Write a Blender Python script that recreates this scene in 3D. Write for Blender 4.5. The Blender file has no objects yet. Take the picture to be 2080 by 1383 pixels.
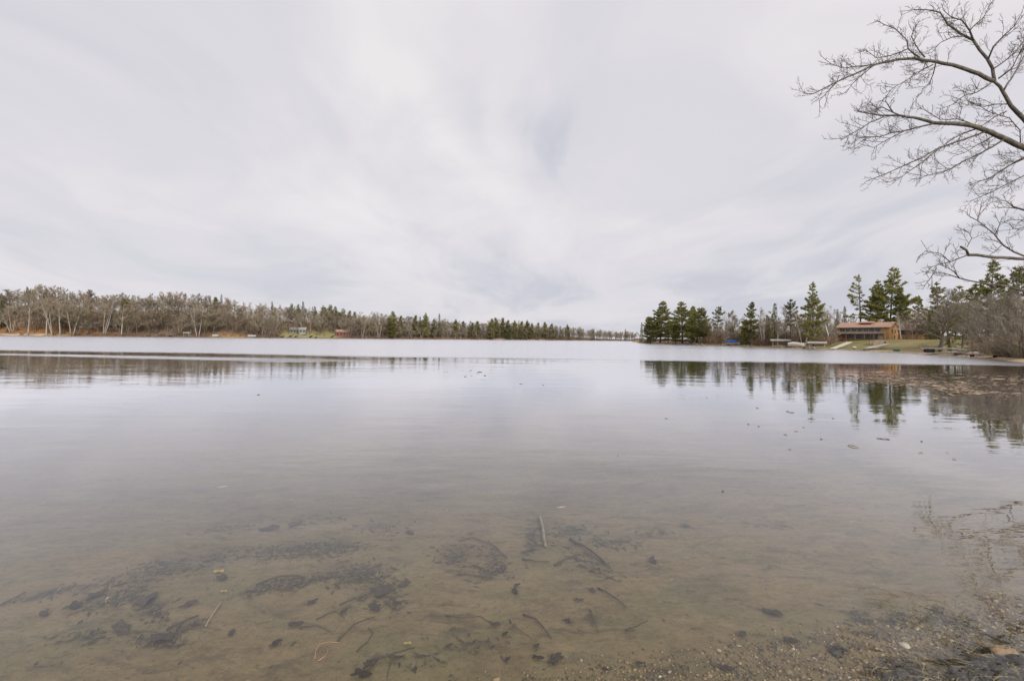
import bpy, math, random
import numpy as np
from mathutils import Matrix, Vector, Euler

# ------------------------------------------------------------------ camera
S = bpy.context.scene
COL = S.collection
H, F, K = 2.4, 1000.0, 1.2          # eye height above the lake, focal length in photo pixels, distance scale
ROLL, PITCH = 0.0115, -0.004
CAMROT = Matrix.Rotation(math.pi / 2 + PITCH, 3, 'X') @ Matrix.Rotation(ROLL, 3, 'Z')
cd = bpy.data.cameras.new('camera')
cd.sensor_width = 36.0
cd.lens = 36.0 * F / 2080.0
cd.clip_start = 0.05
cd.clip_end = 20000
cam = bpy.data.objects.new('camera', cd)
cam.matrix_world = Matrix.Translation((0, 0, H)) @ CAMROT.to_4x4()
COL.objects.link(cam)
S.camera = cam

# ------------------------------------------------------------------ sky
SUN_EL, SUN_AZ = math.radians(31), math.radians(160)
world = bpy.data.worlds.new('World')
S.world = world
world.use_nodes = True
nt = world.node_tree
nt.nodes.clear()
class N:
    """small helper that adds nodes and wires them"""
    def __init__(self, tree): self.t = tree
    def __call__(self, kind, ins=None, **props):
        n = self.t.nodes.new(kind)
        for k, v in props.items(): setattr(n, k, v)
        for k, v in (ins or {}).items():
            s = n.inputs[k]
            if isinstance(v, bpy.types.NodeSocket): self.t.links.new(v, s)
            else: s.default_value = v
        return n
    def math(self, op, a, b=None, c=None, clamp=False):
        ins = {0: a}
        if b is not None: ins[1] = b
        if c is not None: ins[2] = c
        return self('ShaderNodeMath', ins, operation=op, use_clamp=clamp).outputs[0]
    def mix(self, f, a, b):
        n = self('ShaderNodeMix', data_type='RGBA', clamp_factor=True)
        for i, v in ((0, f), (6, a), (7, b)):
            if isinstance(v, bpy.types.NodeSocket): self.t.links.new(v, n.inputs[i])
            else: n.inputs[i].default_value = v if i == 0 else (tuple(v) + (1,))[:4]
        return n.outputs[2]
    def ss(self, x, a, b):
        n = self('ShaderNodeMapRange', {0: x, 1: a, 2: b, 3: 0.0, 4: 1.0}, interpolation_type='SMOOTHSTEP')
        return n.outputs[0]
    def noise(self, vec, scale, detail=3, rough=0.5, dist=0.0):
        return self('ShaderNodeTexNoise', {'Vector': vec, 'Scale': scale, 'Detail': detail, 'Roughness': rough, 'Distortion': dist}).outputs[0]
    def mapv(self, vec, scale=(1, 1, 1), loc=(0, 0, 0), rot=(0, 0, 0)):
        return self('ShaderNodeMapping', {'Vector': vec, 'Scale': scale, 'Location': loc, 'Rotation': rot}).outputs[0]

n = N(nt)
sky = n('ShaderNodeTexSky', sky_type='NISHITA', sun_disc=False, sun_elevation=SUN_EL, sun_rotation=SUN_AZ, altitude=300, air_density=1.0, dust_density=2.0)
tc = n('ShaderNodeTexCoord').outputs['Generated']
sx = n('ShaderNodeSeparateXYZ', {0: tc})
zz = n.math('ADD', n.math('ABSOLUTE', sx.outputs[2]), 0.17)
px, py = n.math('DIVIDE', sx.outputs[0], zz), n.math('DIVIDE', sx.outputs[1], zz)
pv = n('ShaderNodeCombineXYZ', {0: px, 1: py, 2: 0.0}).outputs[0]
warp = n('ShaderNodeTexNoise', {'Vector': n.mapv(pv, (0.75, 0.5, 1), (3.1, 1.7, 0)), 'Scale': 1.0, 'Detail': 2.0})
wv = n('ShaderNodeVectorMath', {0: warp.outputs['Color'], 1: (0.5, 0.5, 0.5)}, operation='SUBTRACT').outputs[0]
wv = n('ShaderNodeVectorMath', {0: wv, 'Scale': 1.6}, operation='SCALE').outputs[0]
pw = n('ShaderNodeVectorMath', {0: pv, 1: wv}, operation='ADD').outputs[0]
streak = n.noise(n.mapv(pw, (1.25, 0.72, 1), (5.3, 2.2, 0), (0, 0, 0.30)), 1.0, 5, 0.55)
broad = n.noise(n.mapv(pv, (0.33, 0.22, 1), (1.4, 8.6, 0)), 1.0, 2, 0.5)
fine = n.noise(n.mapv(pw, (3.6, 1.1, 1), (0.7, 4.4, 0)), 1.0, 4, 0.6)
# a long bright band that runs overhead on the left, as high cloud does
sxw = n('ShaderNodeSeparateXYZ', {0: pw})
bd = n.math('ADD', n.math('MULTIPLY_ADD', sxw.outputs[1], 0.09, 1.62), sxw.outputs[0])
band = n.math('SUBTRACT', 1.0, n.ss(n.math('ABSOLUTE', bd), 0.05, 0.75))
v = n.math('MULTIPLY_ADD', n.ss(streak, 0.36, 0.66), 0.46, n.math('MULTIPLY', n.ss(broad, 0.36, 0.64), 0.34))
v = n.math('ADD', n.math('MULTIPLY_ADD', fine, 0.42, v), -0.09)
v = n.math('MULTIPLY_ADD', band, 0.22, v)
# thin wisps that hang in the middle of the view, each a long soft wedge
def wisp(cx_, y0, y1, lean_, wid, amt, base):
    xx_ = n.math('ADD', px, n.math('MULTIPLY_ADD', fine, 0.30, -0.15))
    xx_ = n.math('SUBTRACT', xx_, n.math('MULTIPLY_ADD', n.math('SUBTRACT', py, y0), lean_, cx_))
    a_ = n.math('SUBTRACT', 1.0, n.ss(n.math('ABSOLUTE', xx_), 0.0, wid))
    b_ = n.math('MULTIPLY', n.ss(py, y0 - .12, y0 + .15), n.math('SUBTRACT', 1.0, n.ss(py, y1 - .25, y1 + .2)))
    return n.math('MULTIPLY_ADD', n.math('MULTIPLY', a_, b_), amt, base)
v = wisp(-0.36, 1.28, 2.05, 0.30, 0.13, 0.26, v)
v = wisp(-0.06, 1.40, 2.10, 0.02, 0.11, 0.24, v)
v = wisp(0.09, 1.50, 2.00, 0.03, 0.10, -0.26, v)
v = wisp(-0.10, 2.55, 3.15, 0.14, 0.16, -0.24, v)
# low cloud towards the horizon is greyer
v = n.math('SUBTRACT', v, n.math('MULTIPLY', n.math('SUBTRACT', 1.0, n.ss(sx.outputs[2], 0.02, 0.34)), 0.14))
cr = n('ShaderNodeValToRGB', {0: v})
el = cr.color_ramp.elements
el[0].position, el[0].color = 0.05, (0.600, 0.605, 0.672, 1)
el[1].position, el[1].color = 0.92, (0.850, 0.822, 0.832, 1)
e = el.new(0.36); e.color = (0.715, 0.700, 0.748, 1)
e = el.new(0.62); e.color = (0.775, 0.745, 0.785, 1)
blue = n('ShaderNodeVectorMath', {0: sky.outputs[0], 'Scale': 0.10}, operation='SCALE').outputs[0]
skycol = n.mix(0.96, blue, cr.outputs[0])
bg = n('ShaderNodeBackground', {'Color': skycol, 'Strength': 0.505})
out = n('ShaderNodeOutputWorld', {'Surface': bg.outputs[0]})

# ------------------------------------------------------------------ sun behind the cloud
sl = bpy.data.lights.new('sun', 'SUN')
sl.energy = 1.5
sl.angle = math.radians(22)
sl.color = (1.0, 0.96, 0.90)
so = bpy.data.objects.new('sun', sl)
COL.objects.link(so)
sd = Vector((math.sin(SUN_AZ) * math.cos(SUN_EL), math.cos(SUN_AZ) * math.cos(SUN_EL), math.sin(SUN_EL)))
so.rotation_euler = sd.to_track_quat('Z', 'Y').to_euler()

S.view_settings.view_transform = 'Standard'
S.view_settings.look = 'None'
S.view_settings.exposure = 1.0
S.view_settings.gamma = 1.0
S.view_settings.use_curve_mapping = False
S.cycles.use_denoising = True
S.cycles.adaptive_threshold = 0.02
S.cycles.max_bounces = 5
S.cycles.diffuse_bounces = 1
S.cycles.glossy_bounces = 3
S.cycles.transparent_max_bounces = 8
S.cycles.caustics_reflective = False
S.cycles.caustics_refractive = False

# ------------------------------------------------------------------ helpers
def yh(u): return 675.5 + 0.0115 * u                     # the horizon in the photograph
def W(u, v, d):
    """world point that stands d metres ahead and is seen at photo pixel (u, v)"""
    r = CAMROT @ Vector(((u - 1040) / F, (691.5 - v) / F, -1.0))
    r = r * (d / r.y)
    return Vector((r.x, r.y, r.z + H))
def ux(u, d): return (u - 1040) / F * d
def tag(o, label=None, cat=None, group=None, kind=None):
    if label: o['label'] = label
    if cat: o['category'] = cat
    if group: o['group'] = group
    if kind: o['kind'] = kind
    return o
class MB:
    """collects vertices and faces of one mesh"""
    def __init__(self): self.v, self.f, self.c = [], [], None
    def add(self, vs, fs):
        b = len(self.v)
        self.v.extend(vs)
        self.f.extend([tuple(i + b for i in f) for f in fs])
    def box(self, c, s, rz=0.0, rx=0.0, ry=0.0):
        m = Euler((rx, ry, rz)).to_matrix()
        hs = [x / 2 for x in s]
        vs = []
        for sx_ in (-1, 1):
            for sy_ in (-1, 1):
                for sz_ in (-1, 1):
                    p = m @ Vector((sx_ * hs[0], sy_ * hs[1], sz_ * hs[2]))
                    vs.append((p.x + c[0], p.y + c[1], p.z + c[2]))
        self.add(vs, [(0, 1, 3, 2), (4, 6, 7, 5), (0, 4, 5, 1), (2, 3, 7, 6), (0, 2, 6, 4), (1, 5, 7, 3)])
    def tube(self, pts, rads, k=4, cap=True):
        pts = [Vector(p) for p in pts]
        vs, fs = [], []
        m = len(pts)
        for i, p in enumerate(pts):
            t = pts[min(i + 1, m - 1)] - pts[max(i - 1, 0)]
            if t.length < 1e-9: t = Vector((0, 0, 1))
            t.normalize()
            a = t.cross(Vector((0.31, 0.87, 0.38)))
            if a.length < 0.05: a = t.cross(Vector((1, 0, 0)))
            a.normalize(); b = t.cross(a)
            for j in range(k):
                w = 2 * math.pi * j / k
                q = p + (a * math.cos(w) + b * math.sin(w)) * rads[i]
                vs.append((q.x, q.y, q.z))
        for i in range(m - 1):
            for j in range(k):
                fs.append((i * k + j, i * k + (j + 1) % k, (i + 1) * k + (j + 1) % k, (i + 1) * k + j))
        if cap:
            fs.append(tuple(range(k))[::-1]); fs.append(tuple(range((m - 1) * k, m * k)))
        self.add(vs, fs)
    def mesh(self, name, mat, smooth=False):
        me = bpy.data.meshes.new(name)
        me.from_pydata([tuple(p) for p in self.v], [], self.f)
        for m_ in (mat if isinstance(mat, (list, tuple)) else [mat]): me.materials.append(m_)
        if smooth: me.polygons.foreach_set('use_smooth', [True] * len(me.polygons))
        me.update()
        return me
    def build(self, name, mat, parent=None, smooth=False, loc=None):
        o = bpy.data.objects.new(name, self.mesh(name, mat, smooth))
        COL.objects.link(o)
        if parent: o.parent = parent
        if loc is not None: o.location = loc
        return o
def link(name, me, parent=None):
    o = bpy.data.objects.new(name, me)
    COL.objects.link(o)
    if parent: o.parent = parent
    return o
def empty(name, loc, rz=0.0, sc=1.0):
    o = bpy.data.objects.new(name, None)
    o.empty_display_size = 0.3
    o.location = loc
    o.rotation_euler = (0, 0, rz)
    o.scale = (sc, sc, sc) if not isinstance(sc, tuple) else sc
    COL.objects.link(o)
    return o

ORD = ['first', 'second', 'third', 'fourth', 'fifth', 'sixth', 'seventh', 'eighth', 'ninth', 'tenth', 'eleventh', 'twelfth', 'thirteenth', 'fourteenth', 'fifteenth', 'sixteenth', 'seventeenth', 'eighteenth', 'nineteenth', 'twentieth', 'twenty-first', 'twenty-second', 'twenty-third', 'twenty-fourth', 'twenty-fifth', 'twenty-sixth']
def ordinal(rows):
    """left-to-right rank of each row by its photo column"""
    us_ = sorted(r[0] for r in rows)
    return {r[0]: ORD[us_.index(r[0])] for r in rows}
# ------------------------------------------------------------------ materials
def mat(name, col, rough=0.85, col2=None, scale=3.0, stretch=(1, 1, 1), bump=0.0, rnd=0.0, trans=0.0, rndcol=None, spec=0.3):
    m = bpy.data.materials.new(name)
    m.use_nodes = True
    t = m.node_tree
    t.nodes.clear()
    q = N(t)
    o_ = q('ShaderNodeOutputMaterial')
    c = tuple(col) + (1,)
    co = q('ShaderNodeTexCoord').outputs['Object']
    nz = q.noise(q.mapv(co, stretch), scale, 4, 0.6)
    colr = q.mix(q.ss(nz, 0.35, 0.65), col, col2 or tuple(x * 0.72 for x in col))
    if rnd or rndcol:
        r = q('ShaderNodeObjectInfo').outputs['Random']
        if rndcol: colr = q.mix(q.math('MULTIPLY', q.ss(r, 0.0, 1.0), 0.9), colr, rndcol)
        if rnd:
            r2 = q.math('FRACT', q.math('MULTIPLY', r, 7.31))
            hs = q('ShaderNodeHueSaturation', {'Color': colr, 'Value': q.math('MULTIPLY_ADD', r2, 2 * rnd, 1 - rnd)})
            colr = hs.outputs[0]
    p = q('ShaderNodeBsdfPrincipled', {'Base Color': colr, 'Roughness': rough, 'Specular IOR Level': spec})
    if bump:
        b = q('ShaderNodeBump', {'Height': nz, 'Strength': 1.0, 'Distance': bump})
        t.links.new(b.outputs[0], p.inputs['Normal'])
    s_ = p.outputs[0]
    if trans:
        tr = q('ShaderNodeBsdfTranslucent', {'Color': colr})
        mx = q('ShaderNodeMixShader', {0: trans, 1: s_, 2: tr.outputs[0]})
        s_ = mx.outputs[0]
    t.links.new(s_, o_.inputs[0])
    return m
M = {}
M['bark'] = mat('bark', (0.21, 0.175, 0.14), col2=(0.13, 0.105, 0.085), scale=2.5, stretch=(3, 3, .6), rnd=0.25)
M['palebark'] = mat('palebark', (0.50, 0.44, 0.36), col2=(0.33, 0.28, 0.23), scale=1.6, stretch=(2, 2, .5), rnd=0.2)
M['birch'] = mat('birch', (0.68, 0.64, 0.57), col2=(0.45, 0.41, 0.36), scale=1.5, stretch=(1, 1, 2.2), rnd=0.1)
M['twig'] = mat('twig', (0.335, 0.255, 0.17), col2=(0.265, 0.205, 0.142), scale=0.3, rnd=0.30, rndcol=(0.265, 0.228, 0.17))
M['greytwig'] = mat('greytwig', (0.33, 0.285, 0.23), col2=(0.26, 0.225, 0.18), scale=0.4, rnd=0.22)
M['budtwig'] = mat('budtwig', (0.30, 0.25, 0.125), col2=(0.25, 0.21, 0.12), scale=0.3, rnd=0.2, rndcol=(0.28, 0.24, 0.17))
M['paletwig'] = mat('paletwig', (0.34, 0.28, 0.20), col2=(0.28, 0.22, 0.16), scale=0.3, rnd=0.2)
M['redtwig'] = mat('redtwig', (0.32, 0.19, 0.12), col2=(0.20, 0.15, 0.12), scale=0.4, rnd=0.25)
M['pinebark'] = mat('pinebark', (0.15, 0.115, 0.09), col2=(0.09, 0.07, 0.055), scale=3, stretch=(2, 2, .7))
M['needle'] = mat('needle', (0.34, 0.32, 0.11), col2=(0.23, 0.235, 0.08), scale=0.35, rnd=0.2, trans=0.45)
M['darkneedle'] = mat('darkneedle', (0.20, 0.205, 0.08), col2=(0.13, 0.145, 0.06), scale=0.35, rnd=0.2, trans=0.35)

# ------------------------------------------------------------------ the lie of the land
def SP(u, d): return (ux(u, d * K), d * K)
LEFT = [(-900, 290), (-400, 320), (-100, 340), (0, 350), (150, 365), (350, 390), (500, 430), (650, 480), (800, 560), (950, 640), (1100, 720), (1200, 770), (1280, 815)]
RIGHT = [(1288, 620), (1291, 420), (1294, 325), (1318, 290), (1400, 236), (1500, 178), (1600, 148), (1700, 125), (1780, 110), (1850, 94), (1900, 85), (1960, 76), (2010, 68), (2080, 56), (2170, 44), (2260, 30)]
SHORE = [SP(*p) for p in LEFT + RIGHT] + [(30, 23), (22, 15.5), (10, 6.6), (5.2, 3.7), (3.1, 3.0), (1.2, 2.5), (-2, 1.9), (-8, 1.0), (-30, -6), (-120, -40), (-420, -60), (-800, 120)]
def densify(P, step):
    o_ = []
    for a, b in zip(P, P[1:] + P[:1]):
        L = math.dist(a, b); k = max(1, int(L / step))
        o_ += [(a[0] + (b[0] - a[0]) * i / k, a[1] + (b[1] - a[1]) * i / k) for i in range(k)]
    return o_
rs = random.Random(5)
SH = []
for (x, y) in densify(SHORE, 14):
    r = math.hypot(x, y)
    j = 0.0 if r < 40 else min(3.0, r * 0.008)
    SH.append((x + rs.uniform(-j, j), y + rs.uniform(-j, j)))
SHA = np.array(SH)
def signed(x, y):
    """metres outside (+) or inside (-) the lake's shoreline"""
    x = np.asarray(x, float); y = np.asarray(y, float)
    best = np.full(x.shape, 1e18); ins = np.zeros(x.shape, bool)
    A = SHA; B = np.roll(SHA, -1, 0)
    for (ax, ay), (bx, by) in zip(A, B):
        dx, dy = bx - ax, by - ay
        t = np.clip(((x - ax) * dx + (y - ay) * dy) / (dx * dx + dy * dy + 1e-12), 0, 1)
        best = np.minimum(best, (x - ax - t * dx) ** 2 + (y - ay - t * dy) ** 2)
        if ay != by:
            c = ((ay > y) != (by > y)) & (x < (bx - ax) * (y - ay) / (by - ay) + ax)
            ins ^= c
    s = np.sqrt(best)
    return np.where(ins, -s, s)
def sst(a, b, x):
    t = np.clip((np.asarray(x, float) - a) / (b - a), 0, 1)
    return t * t * (3 - 2 * t)
SKYU = [-300, 0, 70, 110, 150, 200, 230, 300, 350, 400, 450, 500, 560, 620, 680, 720, 770, 800, 870, 950, 1010, 1060, 1120, 1150, 1200, 1280, 1300]
SKYV = [575, 588, 575, 578, 584, 592, 596, 593, 591, 595, 603, 611, 618, 621, 625, 631, 630, 638, 643, 651, 646, 651, 659, 663, 668, 673, 674]
LU = [p[0] for p in LEFT]; LD = [p[1] * K for p in LEFT]
def top_z(u):
    d = np.interp(u, LU, LD) + 30
    return (yh(np.asarray(u, float)) - np.interp(u, SKYU, SKYV)) * d / F + H
def vnoise(x, y, seed=0):
    """cheap smooth noise in -1..1"""
    x = np.asarray(x, float); y = np.asarray(y, float)
    r = np.random.RandomState(seed)
    a = np.zeros(np.broadcast(x, y).shape)
    for i in range(6):
        th, f, p = r.uniform(0, 6.28), 1.0 * 1.55 ** i * r.uniform(.8, 1.2), r.uniform(0, 6.28, 2)
        X = x * math.cos(th) - y * math.sin(th); Y = x * math.sin(th) + y * math.cos(th)
        a += np.sin(X * f + p[0] + 1.3 * np.sin(Y * f * .7 + p[1])) / (1.35 ** i)
    return a / 3.0
def height(x, y, s=None):
    x = np.asarray(x, float); y = np.asarray(y, float)
    if s is None: s = signed(x, y)
    u = 1040 + F * x / np.maximum(y, 1.0)
    left = np.where(y > 12, 1 - sst(1283, 1290, u), 0.0)
    far = sst(45, 90, np.hypot(x, y))
    hl = np.clip(top_z(np.clip(u, -300, 1290)) - 19, 1.0, 40)
    zl = 1.3 * sst(0, 7, s) + hl * sst(6, 80, s)
    zr = 0.35 * sst(0, 1.5, s) + 3.3 * sst(1.0, 30, s) + 2.2 * sst(30, 110, s)
    zn = 0.30 * sst(0, 2, s) + 1.0 * sst(1, 14, s)
    land = left * zl + (1 - left) * (far * zr + (1 - far) * zn)
    land = land + vnoise(x * .05, y * .05, 3) * .25 * sst(2, 30, s)
    dpt = -s
    bed = -(0.085 * np.minimum(dpt, 9) + 0.06 * np.clip(dpt - 9, 0, 22) + 0.02 * np.clip(dpt - 31, 0, 60))
    nearw = 1 - sst(14, 30, np.hypot(x, y))
    bed = bed + nearw * sst(0.1, 1.5, dpt) * (0.012 * vnoise(x * 2.2, y * 2.2, 7) + 0.02 * vnoise(x * .8, y * .8, 8))
    return np.where(s > 0, land, bed)
def gz(x, y): return float(height(np.array([x]), np.array([y]))[0])

# ground: one sheet of sand, mud, leaf litter and lawn, the lake bed included
us = np.concatenate([np.arange(-2200, -200, 60), np.arange(-200, 2300, 10), np.arange(2300, 4300, 50)])
ys = [1.0]
while ys[-1] < 6000:
    y = ys[-1]
    ys.append(y * (1.02 if y < 12 else 1.03 if y < 50 else 1.014 if y < 1150 else 1.12))
ys = np.array(ys)
UU, YY = np.meshgrid(us, ys)
XX = (UU - 1040) / F * YY
SS = signed(XX, YY)
ZZ = height(XX, YY, SS)
nr, nc = XX.shape
idx = np.arange(nr * nc).reshape(nr, nc)
faces = np.stack([idx[:-1, :-1], idx[:-1, 1:], idx[1:, 1:], idx[1:, :-1]], -1).reshape(-1, 4)
gme = bpy.data.meshes.new('ground')
gme.vertices.add(nr * nc)
gme.vertices.foreach_set('co', np.stack([XX, YY, ZZ], -1).astype(np.float32).ravel())
gme.loops.add(faces.size); gme.loops.foreach_set('vertex_index', faces.ravel().astype(np.int32))
gme.polygons.add(len(faces)); gme.polygons.foreach_set('loop_start', np.arange(0, faces.size, 4, dtype=np.int32))
gme.update(calc_edges=True)
gme.polygons.foreach_set('use_smooth', [True] * len(faces))
# what the ground is made of, vertex by vertex
def lay(base, col, w): return base * (1 - w[..., None]) + np.array(col) * w[..., None]
nz1 = vnoise(XX * .035, YY * .035, 11); nz2 = vnoise(XX * .12, YY * .12, 12)
C = np.zeros((nr, nc, 3)) + np.array((0.175, 0.125, 0.085))
C = lay(C, (0.25, 0.155, 0.075), sst(-.1, .5, nz1) * (SS > 0) * .7)
lw = (UU < 1288).astype(float)
beach = lw * (1 - sst(115, 150, UU)) * (1 - sst(6, 12, SS + nz2 * 2))
C = lay(C, (0.66, 0.48, 0.30), beach)
C = lay(C, (0.55, 0.40, 0.26), lw * (1 - sst(40, 75, UU)) * sst(30, 33, SS) * (1 - sst(40, 44, SS)))
C = lay(C, (0.33, 0.17, 0.07), lw * (1 - sst(190, 260, UU)) * sst(12, 15, SS) * (1 - sst(27, 32, SS)) * .9)
C = lay(C, (0.40, 0.25, 0.10), lw * sst(415, 440, UU) * (1 - sst(490, 505, UU)) * (1 - sst(14, 26, SS)))
C = lay(C, (0.30, 0.27, 0.12), lw * sst(560, 580, UU) * (1 - sst(680, 700, UU)) * sst(3, 6, SS) * (1 - sst(30, 40, SS)))
C = lay(C, (0.50, 0.37, 0.24), lw * sst(1000, 1012, UU) * (1 - sst(1018, 1030, UU)) * (1 - sst(14, 22, SS)))
C = lay(C, (0.50, 0.37, 0.24), lw * sst(1068, 1078, UU) * (1 - sst(1100, 1112, UU)) * (1 - sst(10, 16, SS)))
rw = (UU >= 1290) * (YY > 60)
lawn = rw * sst(1395, 1440, UU) * sst(1.8, 3.5, SS + nz2) * (1 - sst(26, 34, SS))
lawn = lawn * np.where(UU < 1560, 1 - sst(14, 20, SS), 1.0) * np.where((UU > 1560) & (UU < 1660), .25, 1.0) * (1 - sst(1945, 1975, UU))
C = lay(C, (0.205, 0.185, 0.075), lawn * .95)
C = lay(C, (0.28, 0.215, 0.11), lawn * sst(-.1, .5, nz2) * .8)
C = lay(C, (0.14, 0.15, 0.055), lawn * sst(.1, .6, vnoise(XX * .2, YY * .2, 14)) * .7)
C = lay(C, (0.44, 0.34, 0.22), rw * (1 - sst(1.4, 3.0, SS)) * (SS > -0.2) * np.where((UU > 1760) | (UU < 1560), 1.0, .55))
C = lay(C, (0.42, 0.33, 0.22), rw * sst(1900, 1925, UU) * (1 - sst(1962, 1975, UU)) * sst(3, 5, SS) * (1 - sst(13, 17, SS)))
# under water
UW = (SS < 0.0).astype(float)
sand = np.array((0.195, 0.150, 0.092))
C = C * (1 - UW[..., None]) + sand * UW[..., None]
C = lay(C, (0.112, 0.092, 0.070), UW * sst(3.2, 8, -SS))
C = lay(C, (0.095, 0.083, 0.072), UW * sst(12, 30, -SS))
near = (YY < 12) * UW
wd = vnoise(XX * 1.3 + .6 * YY, YY * 2.4 - .5 * XX, 21)
C = lay(C, (0.065, 0.062, 0.056), near * sst(.45, .9, wd) * sst(4.3, 5.2, YY) * .55)
C = lay(C, (0.20, 0.155, 0.10), near * sst(.3, .9, vnoise(XX * .9, YY * .9, 22)) * .5)
# where weed and silt lie on the bed: photo place, half sizes, amount, slant
PATCHES = [(600, 1112, 110, 12, 420, -.06), (680, 1102, 60, 10, 200, 0), (740, 1160, 52, 18, 420, -.12), (640, 1172, 80, 9, 260, -.25), (540, 1188, 60, 8, 130, -.3), (930, 1120, 40, 30, 170, .2), (1010, 1130, 30, 20, 120, .5), (1000, 1158, 30, 10, 90, .1), (1085, 1085, 12, 30, 110, 0), (1170, 1072, 45, 12, 150, .1), (1240, 1098, 55, 8, 110, 0), (1200, 1135, 50, 14, 140, .5), (300, 1165, 120, 14, 230, -.2), (330, 1140, 50, 10, 110, -.2), (230, 1215, 70, 14, 180, -.3), (300, 1225, 40, 22, 200, .5), (420, 1130, 70, 10, 130, -.3), (780, 1062, 50, 10, 120, 0), (660, 1040, 50, 8, 90, 0), (100, 1200, 60, 10, 110, -.3), (380, 1275, 40, 10, 130, -.4), (330, 1300, 50, 12, 170, 0), (190, 1290, 60, 10, 130, -.1), (800, 1215, 30, 20, 140, .3), (770, 1195, 50, 14, 150, -.4), (1760, 1255, 40, 9, 80, .25), (1830, 1258, 35, 9, 70, .1), (1950, 1262, 40, 10, 70, .4), (1790, 1290, 40, 8, 50, .1), (2030, 1295, 30, 9, 60, .2), (1960, 1335, 40, 14, 110, -.1), (1840, 1350, 35, 10, 80, .2), (1560, 1060, 60, 8, 60, .1), (1330, 1075, 40, 8, 70, 0), (480, 1060, 60, 8, 80, -.1), (860, 1340, 60, 16, 60, 0), (960, 1310, 60, 20, 60, 0)]
VV_ = yh(UU) + (H - ZZ) / YY * F
silt = np.zeros_like(XX)
for (pu, pv_, ru, rv, na, sl_) in PATCHES:
    du = (UU - pu) / (ru * 1.05); dv = (VV_ - pv_ - (UU - pu) * sl_) / (rv * 1.35)
    silt = np.maximum(silt, np.exp(-(du * du + dv * dv) * 1.1) * (.45 + .5 * min(1, na / 300)))
silt = silt * np.clip(.75 + .55 * vnoise(XX * 4, YY * 4, 41), .25, 1.2)
C = lay(C, (0.062, 0.058, 0.052), near * np.clip(silt * .72, 0, .7))
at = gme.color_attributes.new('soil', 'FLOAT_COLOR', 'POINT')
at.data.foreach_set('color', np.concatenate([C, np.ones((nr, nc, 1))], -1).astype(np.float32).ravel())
gm = bpy.data.materials.new('ground')
gm.use_nodes = True
t = gm.node_tree; t.nodes.clear(); q = N(t)
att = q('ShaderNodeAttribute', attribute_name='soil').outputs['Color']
pos = q('ShaderNodeNewGeometry').outputs['Position']
gn1 = q.noise(pos, 1.4, 6, 0.65); gn2 = q.noise(pos, 16.0, 5, 0.7); gn3 = q.noise(q.mapv(pos, (1, 1.6, 1), (3, 0, 0), (0, 0, .5)), 5.0, 4, .6)
val = q.math('MULTIPLY_ADD', gn1, 0.7, q.math('MULTIPLY_ADD', gn2, 0.75, q.math('MULTIPLY_ADD', gn3, 0.55, 0.0)))
sepp = q('ShaderNodeSeparateXYZ', {0: pos})
onbed = q.math('MULTIPLY', q.math('SUBTRACT', 1.0, q.ss(sepp.outputs[1], 16.0, 30.0)), q.math('SUBTRACT', 1.0, q.ss(sepp.outputs[2], -0.02, 0.05)))
wr = q('ShaderNodeTexNoise', {'Vector': pos, 'Scale': 2.2, 'Detail': 3.0}).outputs['Color']
wr = q('ShaderNodeVectorMath', {0: q('ShaderNodeVectorMath', {0: wr, 1: (.5, .5, .5)}, operation='SUBTRACT').outputs[0], 'Scale': .55}, operation='SCALE').outputs[0]
wp = q('ShaderNodeVectorMath', {0: pos, 1: wr}, operation='ADD').outputs[0]
blot = q.ss(q.noise(q.mapv(wp, (1.0, 2.0, 1), (0, 0, 0), (0, 0, .55)), 2.1, 6, .68), .50, .70)
rake = q.ss(q.noise(q.mapv(wp, (1.2, 5.5, 1), (4, 1, 0), (0, 0, .5)), 3.0, 5, .7), .54, .72)
spk = q.ss(q.noise(pos, 55.0, 3, .6), .60, .72)
lts = q.ss(q.noise(q.mapv(pos, (1, 1, 1), (9, 9, 0)), 38.0, 3, .6), .66, .76)
tint = q.ss(q.noise(q.mapv(pos, (1, 1.5, 1), (2, 7, 0)), .9, 4, .6), .42, .62)
att = q.mix(q.math('MULTIPLY', q.math('MULTIPLY', tint, onbed), .55), att, (0.15, 0.135, 0.078))
att = q.mix(q.math('MULTIPLY', q.math('MULTIPLY', blot, onbed), .66), att, (0.070, 0.062, 0.050))
att = q.mix(q.math('MULTIPLY', q.math('MULTIPLY', rake, onbed), .66), att, (0.060, 0.055, 0.045))
att = q.mix(q.math('MULTIPLY', q.math('MULTIPLY', spk, onbed), .75), att, (0.055, 0.046, 0.036))
att = q.mix(q.math('MULTIPLY', q.math('MULTIPLY', lts, onbed), .7), att, (0.34, 0.27, 0.17))
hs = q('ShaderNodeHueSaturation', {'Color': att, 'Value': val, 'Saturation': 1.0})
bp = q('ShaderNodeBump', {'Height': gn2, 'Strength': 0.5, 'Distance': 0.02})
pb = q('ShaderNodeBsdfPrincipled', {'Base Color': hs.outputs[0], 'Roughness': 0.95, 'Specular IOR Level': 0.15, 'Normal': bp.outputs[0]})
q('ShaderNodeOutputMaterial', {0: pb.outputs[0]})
gme.materials.append(gm)
tag(link('ground', gme), kind='structure')

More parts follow.
